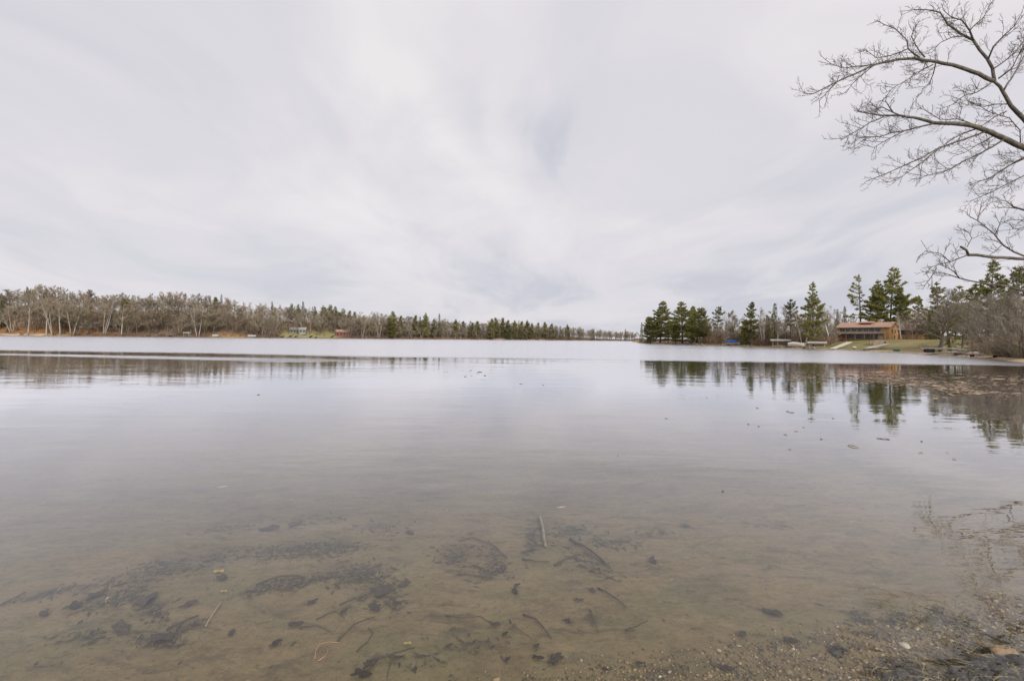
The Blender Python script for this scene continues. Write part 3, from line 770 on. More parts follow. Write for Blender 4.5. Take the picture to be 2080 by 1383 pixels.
BIG = [proto(bare_tree(410 + i, 16, spread=[.42, .36, .46][i], fork=[.2, .28, .15][i], limbs=18, subs=8, twigs=7, tw=.03, stems=[1, 2, 3][i]), M['bark'], M['greytwig'], 'bank_tree') for i in range(3)]
BANK = [(1440, 645, 12), (1452, 640, 18), (1470, 628, 20), (1480, 650, 12), (1492, 630, 18), (1503, 640, 24), (1540, 628, 16), (1548, 645, 22), (1563, 632, 26), (1590, 622, 22), (1598, 640, 16), (1615, 612, 28), (1622, 630, 18), (1668, 640, 24), (1676, 618, 34), (1684, 640, 26), (1665, 610, 44), (1704, 625, 46), (1465, 655, 8), (1585, 655, 30)]
rk = ordinal(BANK)
for k, (u, vt, sb) in enumerate(BANK):
    rtree(BIG[k % 3] if k % 4 else BUD[k % 2], 16 if k % 4 else 18, 'bank_tree', u, vt, sb, R.uniform(.85, 1.15), rk[u] + ' leafless grey-brown tree from the left between point pines and lodge', 'leafless trees left of the lodge')
BANK = [(1850, 630, 96), (1868, 622, 100), (1845, 635, 52), (1925, 610, 30), (1950, 620, 20)]
rk = ordinal(BANK)
for k, (u, vt, sb) in enumerate(BANK):
    rtree(BIG[k % 3], 16, 'bank_tree', u, vt, sb, 1.1, rk[u] + ' leafless tree from the left among the pines right of the lodge', 'leafless trees right of the lodge')
# thicket and leaning trunk at the right edge
LEAN = proto(bare_tree(430, 15, spread=.34, fork=.3, limbs=16, subs=8, twigs=7, r0=.26, lean=.5, tw=.03), M['palebark'], M['greytwig'], 'lean')
rtree(LEAN, 15, 'leaning_tree', 2058, 588, 7, 1.0, 'pale trunk leaning left out of the thicket at the right edge', rz=1.6)
BANK = [(1985, 612, 16), (2002, 596, 14), (2018, 600, 12), (2030, 586, 12), (2046, 590, 10), (2060, 582, 9), (2075, 585, 8), (2090, 580, 8), (2038, 630, 7), (2066, 625, 5), (1995, 640, 9), (2082, 615, 4), (2110, 590, 6)]
rk = ordinal(BANK)
for k, (u, vt, sb) in enumerate(BANK):
    rtree(BIG[(k + 1) % 3], 16, 'thicket_tree', u, vt, sb, 1.25, rk[u] + ' slender leafless tree from the left in the right-edge thicket', 'leafless thicket at the right edge')
BANK = [(2012, 690, 5, 0), (2028, 684, 5, 1), (2044, 680, 4, 0), (2058, 674, 4, 1), (2072, 670, 4, 0), (2050, 695, 3, 1), (2078, 690, 3, 0), (1992, 692, 7, 1), (2035, 700, 3, 0)]
rk = ordinal(BANK)
for k, (u, vt, sb, nm) in enumerate(BANK):
    rtree(GSHRUB[nm], 3.0, 'bank_shrub', u, vt, sb, 1.4, rk[u] + ' bare twiggy shrub from the left below the right-hand thicket', 'bare shrubs below the right thicket', cat='shrub')
BANK = [(1430, 684, 8), (1446, 682, 9), (1462, 684, 10), (1480, 683, 12), (1538, 684, 9), (1550, 686, 8), (1562, 684, 12), (1596, 688, 12), (1612, 684, 14), (1660, 684, 14), (1672, 682, 18), (1686, 680, 16)]
rk = ordinal(BANK)
for k, (u, vt, sb) in enumerate(BANK):
    rtree(SHRUB[k % 3], 3.0, 'understory_shrub', u, vt, sb, 1.6, rk[u] + ' brown leafless shrub from the left under the trees before the lodge', 'brown shrubs left of the lodge', cat='shrub')
for k in range(40):
    u = 1432 + 260 * (k + R.random()) / 40
    rtree(GSHRUB[k % 2] if k % 3 else SHRUB[k % 3], 3.0, 'understory_shrub', u, R.uniform(664, 678), R.uniform(22, 46), 1.5, 'tall brown shrub deep under the leafless trees left of the lodge', 'deep understory left of the lodge', cat='shrub')
GREEN = proto(spruce_tree(440, 3.2, reach=2.2, tl=.32), M['pinebark'], M['needle'], 'juniper')
rtree(GREEN, 3.2, 'juniper_bush', 1928, 676, 13, 1.2, 'dark green juniper mound right of the round tree trunk', cat='shrub')
rtree(GREEN, 3.2, 'juniper_bush', 1975, 679, 11, 1.5, 'green juniper spreading above the stone bank', cat='shrub')
rtree(GREEN, 3.2, 'juniper_bush', 1993, 683, 9, 1.2, 'small green juniper at the end of the stone bank', cat='shrub')
# deeper wood behind the right bank, one mass
its = []
for i in range(190):
    u = R.choice([R.uniform(1425, 1745), R.uniform(1425, 1745), R.uniform(1840, 2140)])
    x, y = on_right(u, R.uniform(26, 100) if u < 1690 else R.uniform(60, 110))
    its.append((u, x, y))
hz = height(np.array([i[1] for i in its]), np.array([i[2] for i in its]))
its = [(R.choice(LITE), (x, y, z - .1), (.58 * R.uniform(.6, 1.1),) * 3, R.uniform(0, 6.28)) for (u, x, y), z in zip(its, hz)]
mass('backing_woodland', its, 'mass of leafless trees behind the right bank', 'woodland', [M['bark'], M['twig']])

# ------------------------------------------------------------------ the lodge
M['roof'] = mat('roof', (0.44, 0.275, 0.20), col2=(0.33, 0.21, 0.16), scale=2.5, rough=.9)
M['roof2'] = mat('roof2', (0.24, 0.17, 0.135), col2=(0.17, 0.13, 0.11), scale=2.0, rough=.9)
M['log'] = mat('log', (0.44, 0.25, 0.10), col2=(0.30, 0.16, 0.065), scale=1.4, stretch=(1, 1, 6), rough=.6)
M['redwall'] = mat('redwall', (0.27, 0.10, 0.075), col2=(0.20, 0.08, 0.06), scale=1.5, stretch=(1, 1, 6))
M['glass'] = mat('glass', (0.022, 0.022, 0.022), col2=(0.04, 0.038, 0.036), rough=.2, scale=.6, spec=.6)
M['trim'] = mat('trim', (0.30, 0.26, 0.22), col2=(0.22, 0.19, 0.17))
M['stone'] = mat('stone', (0.40, 0.31, 0.22), col2=(0.24, 0.19, 0.145), scale=3.0, bump=.03)
M['dock'] = mat('dock', (0.62, 0.575, 0.465), col2=(0.49, 0.45, 0.36), scale=1.6, stretch=(1, 4, 1), rnd=.08)
M['canvas'] = mat('canvas', (0.38, 0.36, 0.33), col2=(0.30, 0.285, 0.26), scale=1.0)
M['metal'] = mat('metal', (0.38, 0.37, 0.35), col2=(0.28, 0.27, 0.26), rough=.5)
M['white'] = mat('white', (0.52, 0.50, 0.47), col2=(0.4, 0.385, 0.36), scale=1.5, rough=.5)
M['tarp'] = mat('tarp', (0.035, 0.12, 0.50), col2=(0.025, 0.085, 0.36), scale=1.3, rough=.5)
M['dark'] = mat('dark', (0.045, 0.04, 0.038), col2=(0.03, 0.028, 0.026))
M['greenp'] = mat('greenp', (0.02, 0.16, 0.13), rough=.4)
M['tan'] = mat('tan', (0.50, 0.36, 0.20), col2=(0.36, 0.25, 0.14), scale=1.2, stretch=(1, 3, 1))
M['grey'] = mat('grey', (0.36, 0.35, 0.34), col2=(0.27, 0.26, 0.25), scale=.8)
def prism(m, poly, x0, x1):
    """a y-z outline drawn out along x"""
    k = len(poly)
    vs = [(x0, y, z) for y, z in poly] + [(x1, y, z) for y, z in poly]
    m.add(vs, [tuple(range(k)), tuple(range(2 * k - 1, k - 1, -1))] + [(i, i + k, (i + 1) % k + k, (i + 1) % k) for i in range(k)])
def house(name, label, loc, rz, L, Wd, h1, rise, mats, stories=1, over=.5):
    """local x runs along the ridge, -y is the lake front"""
    e_ = empty(name, loc, rz)
    tag(e_, label, 'house')
    wall_m, roof_m = mats
    w = MB()
    prism(w, [(-Wd / 2, -1.5), (Wd / 2, -1.5), (Wd / 2, h1), (0, h1 + rise), (-Wd / 2, h1)], -L / 2, L / 2)
    wall = w.build('wall', wall_m, e_)
    sl_ = rise / (Wd / 2)
    for s_ in (-1, 1):
        r_ = MB()
        y1 = s_ * (Wd / 2 + over); z1 = h1 - sl_ * over
        prism(r_, [(0, h1 + rise + .04), (y1, z1 + .04), (y1, z1 + .24), (0, h1 + rise + .28)], -L / 2 - over, L / 2 + over)
        r_.build('roof', roof_m, e_)
    return e_, wall
def window(par, c, w, h, face='front', mats=None, nm='window'):
    """frame with a pane set inside it; face tells which way it looks"""
    fr_ = MB(); pn = MB()
    rz_ = 0 if face == 'front' else math.pi / 2
    def bx(m, dx, dz, sx_, sz_, dp, off=0.0):
        if face == 'front': m.box((c[0] + dx, c[1] - off, c[2] + dz), (sx_, dp, sz_))
        else: m.box((c[0] + off, c[1] + dx, c[2] + dz), (dp, sx_, sz_))
    for dx in (-w / 2, w / 2): bx(fr_, dx, 0, .10, h + .10, .12)
    for dz in (-h / 2, h / 2): bx(fr_, 0, dz, w - .1, .10, .12)
    o_ = fr_.build(nm, M['trim'], par)
    bx(pn, 0, 0, w - .1, h - .1, .05)
    pn.build('pane', M['glass'], o_)
    return o_
A = math.radians(52)
d0 = 150 * K
flx, fly = ux(1701, d0), d0
L_, W_ = 12.9 * K, 8.0 * K
dirx, diry = math.cos(A), -math.sin(A)
cx = flx + dirx * L_ / 2 + math.sin(A) * W_ / 2
cy = fly + diry * L_ / 2 + math.cos(A) * W_ / 2
bz = H + 8.3 * (d0 - 6) / F
lodge, lw_ = house('lodge', 'two-storey log lodge with reddish roof and balcony above the lawn', (cx, cy, bz), -A, L_, W_, 3.9, 1.65, (M['log'], M['roof']), over=.5)
fy = -W_ / 2
b_ = MB(); b_.box((-.3, fy - 1.0, 1.72), (L_ - 1.4, 2.0, .2)); b_.build('balcony', M['trim'], lodge)
rl = MB()
for k in range(2): rl.box((-.3, fy - 1.95, 2.0 + .38 * k), (L_ - 1.4, .08, .09))
rail = rl.build('railing', M['canvas'], lodge)
for k in range(26):
    m_ = MB(); m_.box((-.3 - (L_ - 1.6) / 2 + k * (L_ - 1.6) / 25, fy - 1.95, 2.1), (.07, .07, .6)); m_.build('baluster', M['canvas'], rail)
for k in range(6):
    m_ = MB(); m_.box((-.3 - (L_ - 1.6) / 2 + k * (L_ - 1.6) / 5, fy - 1.75, .2), (.22, .22, 3.0)); m_.build('post', M['redwall'], lodge)
for k in range(7):
    window(lodge, (-L_ / 2 + 1.6 + k * 1.78, fy - .04, 2.98), 1.6, 1.25)
for k in range(7):
    window(lodge, (-L_ / 2 + 2.9 + k * 1.45, fy - .04, .72), 1.3, 1.6, nm='glass_door')
m_ = MB(); m_.box((-L_ / 2 + 1.0, fy - .12, .3), (1.6, .2, 2.6)); m_.build('wall_panel', M['redwall'], lodge)
m_ = MB(); m_.box((L_ / 2 - 2.0, fy - .5, .1), (2.0, .9, 3.0)); m_.build('stone_pier', M['stone'], lodge)
window(lodge, (L_ / 2 + .04, -1.6, 2.5), 1.1, 1.2, 'side'); window(lodge, (L_ / 2 + .04, 1.6, 2.5), 1.1, 1.2, 'side')
window(lodge, (L_ / 2 + .04, 0.0, 4.3), .9, .7, 'side'); window(lodge, (L_ / 2 + .04, 1.2, .6), 1.2, 1.2, 'side')
dm = MB(); prism(dm, [(-2.4, 4.4), (.2, 4.4), (.2, 5.95), (-2.4, 5.50)], -1.4, 1.9); do_ = dm.build('dormer', M['redwall'], lodge)
dm = MB(); prism(dm, [(-2.9, 5.45), (.4, 6.02), (.4, 6.20), (-2.9, 5.65)], -1.8, 2.3); dm.build('dormer_roof', M['roof'], do_)
ch = MB(); ch.box((L_ / 2 - 4.2, .9, 5.6), (1.0, 1.0, 2.2)); ch.build('chimney', M['stone'], lodge)
# second house behind to the right
x2, y2 = on_right(1864, 76)
z2 = H + 15.5 * y2 / F
hs2, _ = house('cottage', 'low brown cottage with orange gable right of the lodge birch', (x2, y2, z2), -math.radians(40), 11.5, 7.0, 2.2, 2.3, (M['log'], M['roof2']), over=.7)
for k in range(4): window(hs2, (-4.0 + k * 2.5, -3.54, 1.0), 1.4, 1.2)
g_ = MB(); prism(g_, [(-4.6, 2.0), (-.6, 2.0), (-.6, 3.8), (-2.6, 4.6), (-4.6, 3.8)], 1.5, 4.4); go = g_.build('cross_gable', M['redwall'], hs2)
g_ = MB(); prism(g_, [(-4.9, 3.62), (-2.6, 4.62), (-.3, 3.62), (-.3, 3.82), (-2.6, 4.84), (-4.9, 3.82)], 1.2, 4.7); g_.build('gable_roof', M['roof'], go)
ch = MB(); ch.box((-3.0, .6, 4.6), (.9, .9, 1.6)); ch.build('chimney', M['stone'], hs2)
# stone steps and patio wall in front of the lodge
def on_bank(u, sb):
    x, y = on_right(u, sb)
    return x, y, gz(x, y)
x, y, z = on_bank(1786, 24)
e_ = tag(empty('stone_terrace', (x, y, z), -.6), 'stone terrace with steps below the lodge gable', 'terrace')
for k in range(5):
    m_ = MB(); m_.box((0, 1.1 * k, .05 + .26 * k), (3.4 - .2 * k, 1.12, .5)); m_.build('step', M['stone'], e_)
for s_ in (-1, 1):
    m_ = MB(); m_.box((s_ * 2.05, 2.4, .45), (.6, 5.0, 1.2)); m_.build('side_wall', M['stone'], e_)

# ------------------------------------------------------------------ docks, boats and gear along the right shore
def dock(u0, v0, u1, v1, sb0, wd, label, planks=14, legs=True):
    """a dock section pulled up the bank, from its low end to its high end"""
    xa, ya = on_right(u0, sb0); a = W(u0, v0, ya)
    xb, yb = on_right(u1, sb0 + 13); b = W(u1, v1, yb)
    d = b - a; L = d.length; d.normalize()
    rz_ = math.atan2(d.y, d.x); pit = math.asin(d.z)
    e_ = empty('dock_section', a); e_.rotation_euler = (0, -pit, rz_)
    tag(e_, label, 'dock')
    for k in range(planks):
        m_ = MB(); m_.box(((k + .5) * L / planks, 0, 0), (L / planks - .04, wd, .07)); m_.build('plank', M['dock'], e_)
    for s_ in (-1, 1):
        m_ = MB(); m_.box((L / 2, s_ * (wd / 2 - .08), -.13), (L, .08, .18)); m_.build('side_beam', M['metal'], e_)
    if legs:
        for f in (.15, .85):
            p = a + d * L * f
            hgt_ = max(.15, p.z - gz(p.x, p.y))
            for s_ in (-1, 1):
                m_ = MB(); m_.tube([(L * f, s_ * wd * .42, 0), (L * f, s_ * wd * .42, -hgt_ - .25)], [.035, .035], 6); m_.build('leg', M['metal'], e_)
    return e_
dock(1690, 708.5, 1726, 694.5, 1.2, 1.7, 'whitish dock section pulled steeply up the bank left of the lodge lawn')
dock(1760, 707.0, 1803, 698.5, 2.0, 1.6, 'whitish dock section slanting up the lawn below the lodge')
dock(1757, 708.3, 1779, 705.5, 1.4, 1.5, 'short flat dock section lying under the slanting one', 8)
def boat_lift(u, sb, L, wd, hgt_, label, rz_, boat=True, canopy=M['canvas']):
    x, y, z = on_bank(u, sb)
    e_ = tag(empty('boat_lift', (x, y, z), rz_), label, 'boat lift')
    for sx_ in (-1, 1):
        for sy_ in (-1, 1):
            m_ = MB(); m_.tube([(sx_ * L * .38, sy_ * wd / 2, -.2), (sx_ * L * .38, sy_ * wd / 2, hgt_)], [.07, .07], 6); m_.build('post', M['metal'], e_)
    for sy_ in (-1, 1):
        m_ = MB(); m_.box((0, sy_ * wd / 2, .35), (L * .8, .12, .14)); m_.build('rail', M['metal'], e_)
    m_ = MB(); prism(m_, [(-wd / 2 - .2, hgt_ - .25), (wd / 2 + .2, hgt_ - .25), (wd / 2 + .2, hgt_), (wd * .25, hgt_ + .45), (-wd * .25, hgt_ + .45), (-wd / 2 - .2, hgt_)], -L / 2, L / 2); m_.build('canopy', canopy, e_)
    return e_
def hull(name, u, sb, L, wd, hgt_, rz_, label, cover, cat='boat', dz=0.0):
    x, y, z = on_bank(u, sb)
    e_ = tag(empty(name, (x, y, z + dz), rz_), label, cat)
    m_ = MB()
    st = [(-.5, .78, 1.0), (-.2, 1.0, 1.0), (.1, 1.0, 1.0), (.34, .62, 1.06), (.5, .05, 1.15)]
    vs, fs = [], []
    for (tx, ww, hh) in st:
        w2 = wd / 2 * ww
        vs += [(tx * L, -w2, hgt_ * hh), (tx * L, -w2 * .75, .15 * hgt_), (tx * L, 0, 0.0), (tx * L, w2 * .75, .15 * hgt_), (tx * L, w2, hgt_ * hh)]
    for i in range(4):
        for j in range(4): fs.append((i * 5 + j, i * 5 + j + 1, i * 5 + j + 6, i * 5 + j + 5))
    fs.append((0, 1, 2, 3, 4))
    m_.add(vs, fs); m_.build('hull', M['white'], e_)
    m_ = MB(); vs, fs = [], []
    for (tx, ww, hh) in st:
        w2 = wd / 2 * ww + .05
        rid = hgt_ * (hh + .75 * max(.15, 1 - abs(tx + .1) * 1.9))
        vs += [(tx * L * 1.02, -w2, hgt_ * hh * .72), (tx * L, -w2, hgt_ * hh + .02), (tx * L, 0, rid), (tx * L, w2, hgt_ * hh + .02), (tx * L * 1.02, w2, hgt_ * hh * .72)]
    for i in range(4):
        for j in range(4): fs.append((i * 5 + j, i * 5 + j + 5, i * 5 + j + 6, i * 5 + j + 1))
    fs.append((4, 3, 2, 1, 0))
    m_.add(vs, fs); m_.build('cover', cover, e_)
    for s_ in (-.3, .25):
        m_ = MB(); m_.box((s_ * L, 0, -.22), (.25, wd * .7, .5)); m_.build('support_block', M['dark'], e_)
    return e_
lf = boat_lift(1586, 4.5, 6.8, 3.0, 2.5, 'boat lift with pale grey canopy on the shore under the birches', -.55)
hull('covered_boat', 1617, 4.0, 5.2, 2.0, 1.0, -.5, 'small boat under a whitish cover right of the canopied lift', M['white'], dz=.4)
boat_lift(1660, 5.0, 5.6, 2.8, 1.7, 'low boat lift with faded canopy left of the steep dock section', -.6)
hull('tarped_boat', 1488, 9.5, 6.2, 2.6, 1.3, -.35, 'boat wrapped in a bright blue tarp behind the lawn', M['tarp'], dz=.45)
# picnic table and small things
def table(u, sb, label, rz_, m0):
    x, y, z = on_bank(u, sb)
    e_ = tag(empty('picnic_table', (x, y, z), rz_), label, 'table')
    m_ = MB(); m_.box((0, 0, .76), (1.9, .8, .06)); m_.build('table_top', m0, e_)
    for s_ in (-1, 1):
        m_ = MB(); m_.box((0, s_ * .72, .45), (1.9, .28, .05)); m_.build('bench', m0, e_)
        for k in (-1, 1):
            m_ = MB(); m_.tube([(k * .7, s_ * .7, 0), (k * .7, s_ * .25, .74)], [.05, .05], 4); m_.build('leg', m0, e_)
    return e_
table(1790, 12, 'small table on the terrace under the lodge gable', .3, M['canvas'])
table(1875, 22, 'orange-brown picnic table in front of the low cottage', .2, M['tan'])
def dome(m, c, r, sz, seg=8, rings=4):
    vs, fs = [], []
    for i in range(rings + 1):
        a = math.pi * i / rings
        for j in range(seg):
            b = 2 * math.pi * j / seg
            vs.append((c[0] + r * math.sin(a) * math.cos(b), c[1] + r * math.sin(a) * math.sin(b), c[2] + sz * math.cos(a)))
    for i in range(rings):
        for j in range(seg): fs.append((i * seg + j, i * seg + (j + 1) % seg, (i + 1) * seg + (j + 1) % seg, (i + 1) * seg + j))
    m.add(vs, fs)
def rock_mesh(seed, seg=7, rings=5, jit=.22):
    rg = random.Random(seed); m = MB(); dome(m, (0, 0, 0), 1, .75, seg, rings)
    m.v = [tuple(c * (1 + rg.uniform(-jit, jit)) for c in p) for p in m.v]
    return m
M['rock'] = mat('rock', (0.36, 0.31, 0.26), col2=(0.22, 0.19, 0.17), scale=2.0, rnd=.3, bump=.02)
RK = [rock_mesh(500 + i).mesh('rock', M['rock'], True) for i in range(4)]
def rock(u, sb, r, label, gp=None, i=0):
    x, y, z = on_bank(u, sb)
    o_ = link('shore_rock', RK[i % 4]); o_.location = (x, y, z + r * .25); o_.scale = (r * 1.3, r, r); o_.rotation_euler = (0, 0, u)
    return tag(o_, label, 'rock', gp)
rock(1313, 3.0, 2.6, 'large pale boulder at the tip of the right point')
rock(1400, 3.0, 1.6, 'pale rock on the shore below the point pines')
for k in range(26): rock(1325 + 350 * (k + R.random()) / 26, R.uniform(.2, 1.6), R.uniform(.25, .6), 'small rock at the water line of the right shore', 'rocks along the right water line', k)
for k in range(16): rock(1935 + 62 * (k + R.random()) / 16, R.uniform(2.0, 5.0), R.uniform(.3, .65), 'rough stone in the rubble bank below the junipers', 'rubble stones below the junipers', k)
# rescue ring like float and the green bucket
x, y, z = on_bank(1735, 4)
m_ = MB(); dome(m_, (0, 0, .5), .65, .42, 10, 5); bo = m_.build('mooring_buoy', M['white'], None, True, (x, y, z)); tag(bo, 'round whitish buoy left on the lawn between the docks', 'buoy')
x, y, z = on_bank(1821, .7)
m_ = MB(); m_.tube([(-.9, 0, .25), (-.3, 0, .32), (.5, 0, .32), (.95, 0, .28)], [.12, .30, .30, .10], 8); bo = m_.build('kayak', M['greenp'], None, True, (x, y, z)); tag(bo, 'small dark green kayak lying at the water line', 'kayak')
# low wheeled dock at the lawn's edge and the tan landing at the right
x, y, z = on_bank(1908, 2.2)
e_ = tag(empty('rolling_dock', (x, y, z + .1), -.55), 'low rolling dock with dark wheels in front of the round tree', 'dock')
for k in range(12):
    m_ = MB(); m_.box((-2.9 + .5 * k, 0, 1.0), (.46, 1.7, .09)); m_.build('plank', M['dock'], e_)
for s_ in (-1, 1):
    m_ = MB(); m_.box((-.1, s_ * .8, .86), (6.0, .1, .2)); m_.build('side_beam', M['metal'], e_)
    for xx in (-2.0, -1.2):
        m_ = MB(); m_.tube([(xx, s_ * .95 - .12, .42), (xx, s_ * .95 + .12, .42)], [.42, .42], 12); m_.build('wheel', M['dark'], e_)
    m_ = MB(); m_.tube([(2.2, s_ * .7, .9), (2.2, s_ * .7, -.2)], [.06, .06], 6); m_.build('leg', M['metal'], e_)
x, y, z = on_bank(2022, 1.0)
e_ = tag(empty('timber_landing', (x, y, z), -.95), 'tan timber landing at the water line under the thicket', 'landing')
for k in range(7):
    m_ = MB(); m_.box((0, -.9 + .3 * k, .35), (6.4 - .1 * (k % 3), .27, .12)); m_.build('plank', M['tan'], e_)
for k in (-2.8, 0, 2.8):
    m_ = MB(); m_.box((k, 0, .12), (.2, 2.1, .36)); m_.build('beam', M['dark'], e_)
x, y, z = on_bank(1968, 5.0)
e_ = tag(empty('stacked_dock', (x, y, z), -.7), 'dark stacked dock frames on the rubble bank', 'dock')
for k in range(3):
    m_ = MB(); m_.box((.2 * k, .1 * k, .35 + .3 * k), (5.0, 1.5, .14)); m_.build('frame', M['metal'] if k % 2 else M['dock'], e_)
for k in (-2, 2):
    m_ = MB(); m_.box((k, 0, .12), (.3, 1.4, .4)); m_.build('support_block', M['dark'], e_)

# ------------------------------------------------------------------ small buildings and docks of the far left shore
def far_house(u, sb, L, Wd, h1, rise, wm_, rm_, label, rz_, nwin=4, nm='cottage'):
    x, y = on_far(u, sb); z = gz(x, y)
    e_, w_ = house(nm, label, (x, y, z), rz_, L, Wd, h1, rise, (wm_, rm_), over=.8)
    for k in range(nwin): window(e_, (-L / 2 + L * (k + .5) / nwin, -Wd / 2 - .05, h1 * .55), L / nwin * .55, h1 * .5)
    return e_
far_house(606, 30, 17, 9, 4.2, 2.6, M['grey'], M['grey'], 'grey cottage above the stacked docks on the far left shore', .25, 5)
far_house(697, 16, 16, 9, 6.4, 2.6, M['redwall'], M['roof'], 'red-brown cottage among bare trees on the far left shore', .2, 4)
far_house(180, 26, 15, 8, 2.6, 2.4, M['grey'], M['grey'], 'weathered grey cabin half hidden in the wood at far left', .35, 3, 'cabin')
far_house(225, 24, 9, 6, 2.2, 1.6, M['grey'], M['canvas'], 'small grey shed right of the weathered cabin', .35, 2, 'shed')
def far_dock(u, sb, L, rz_, pit, label, m0=None):
    x, y = on_far(u, sb); z = gz(x, y)
    e_ = empty('dock_section', (x, y, z + .7)); e_.rotation_euler = (0, pit, rz_)
    tag(e_, label, 'dock')
    m_ = MB(); m_.box((0, 0, 0), (L, 2.2, .25)); m_.build('deck', m0 or M['dock'], e_)
    for s_ in (-1, 1):
        m_ = MB(); m_.box((0, s_ * 1.0, -.3), (L, .2, .35)); m_.build('side_beam', M['dark'], e_)
for (u, sb, L, rz_, pit, lb) in [(572, 5, 9, 2.6, .25, 'leftmost pale dock section on the bank below the grey cottage'), (588, 8, 12, 2.5, .28, 'second pale dock section from the left below the grey cottage'), (600, 6, 10, 2.5, .3, 'third pale dock section below the grey cottage'),
                                 (630, 9, 12, 2.4, .3, 'pale dock section right of the grey cottage steps'), (640, 5, 8, 2.5, .25, 'short pale dock section at the water right of the grey cottage'), (673, 8, 13, 2.5, .35, 'long pale dock section left of the red-brown cottage'),
                                 (322, 7, 11, 2.6, .2, 'pale dock section on the bank under the middle of the left wood'), (345, 4, 8, 2.7, .15, 'short pale dock section at the water under the left wood')]:
    far_dock(u, sb, L, rz_, pit, lb)
def far_boat(u, sb, L, label, m0, rz_=.1):
    x, y = on_far(u, sb); z = gz(x, y)
    e_ = tag(empty('pontoon_boat', (x, y, z + .3), rz_), label, 'boat')
    for s_ in (-1, 1):
        m_ = MB(); m_.tube([(-L / 2, s_ * 1, 0), (L * .42, s_ * 1, 0), (L / 2, s_ * 1, .25)], [.35, .35, .05], 8); m_.build('pontoon', M['metal'], e_)
    m_ = MB(); m_.box((0, 0, .5), (L * .95, 2.6, .2)); m_.build('deck', M['white'], e_)
    m_ = MB(); prism(m_, [(-1.4, .6), (1.4, .6), (1.3, 1.3), (0, 1.9), (-1.3, 1.3)], -L * .45, L * .45); m_.build('cover', m0, e_)
far_boat(512, 1.0, 8.5, 'white covered pontoon boat at the water on the far left shore', M['white'])
far_boat(438, 2.0, 6, 'small white boat below the orange brush on the far left shore', M['white'])
x, y = on_far(380, 3); z = gz(x, y)
e_ = tag(empty('boat_lift', (x, y, z), .1), 'grey frame boat lift on the far left shore below the wood', 'boat lift')
for sx_ in (-1, 1):
    for sy_ in (-1, 1):
        m_ = MB(); m_.tube([(sx_ * 2.4, sy_ * 1.4, -.3), (sx_ * 2.4, sy_ * 1.4, 3.2)], [.15, .15], 6); m_.build('post', M['white'], e_)
m_ = MB(); prism(m_, [(-1.7, 3.0), (1.7, 3.0), (1.5, 3.4), (0, 3.8), (-1.5, 3.4)], -3.2, 3.2); m_.build('canopy', M['white'], e_)

# ------------------------------------------------------------------ the big bare tree whose limbs reach in from the right
M['oakbark'] = mat('oakbark', (0.165, 0.145, 0.11), col2=(0.08, 0.072, 0.058), scale=3.5, stretch=(1, 1, 1), bump=.02)
M['oaktwig'] = mat('oaktwig', (0.165, 0.128, 0.108), col2=(0.115, 0.092, 0.078), scale=1.0)
D0 = 26.0
ro = random.Random(91)
def limb_path(px, base, drift):
    """photo-plane polyline given real depth: each limb swings towards or away from the eye as it goes"""
    out_ = []
    for i, (u, v) in enumerate(px):
        f = i / (len(px) - 1)
        out_.append(W(u, v, base + drift * f))
    # finer, slightly crooked
    fine_ = [out_[0]]
    for a, b in zip(out_, out_[1:]):
        k = max(1, int((b - a).length / .35))
        for j in range(1, k + 1):
            p = a.lerp(b, j / k)
            if j < k: p = p + Vector((ro.uniform(-1, 1), ro.uniform(-1, 1), ro.uniform(-1, 1))) * .02
            fine_.append(p)
    return fine_
def taper(n_, r0_, r1_, pw=1.0): return [r1_ + (r0_ - r1_) * (1 - i / (n_ - 1)) ** pw for i in range(n_)]
def twigs(Mb, pts, t0, step, L1, lev=2, r=.014, up=.12):
    total = sum((b - a).length for a, b in zip(pts, pts[1:]))
    k = int(total * (1 - t0) / step)
    for i in range(k):
        t_ = min(.999, t0 + (1 - t0) * (i + ro.random()) / max(1, k))
        p, d = along(pts, t_)
        dr = (d * ro.uniform(.45, .95) + perp(d, ro) * ro.uniform(.5, .9) + UP * up).normalized()
        L = L1 * ro.uniform(.45, 1.15) * (1.1 - .35 * t_)
        tp_ = path(p, dr, L, 4, ro, .32, .03)
        Mb.tube(tp_, [r, r * .85, r * .7, r * .58, r * .42], 4 if lev > 1 else 3, False)
        if lev > 0: twigs(Mb, tp_, .2, step * .62 if lev > 1 else step * .55, L * .42, lev - 1, r * .68, up)
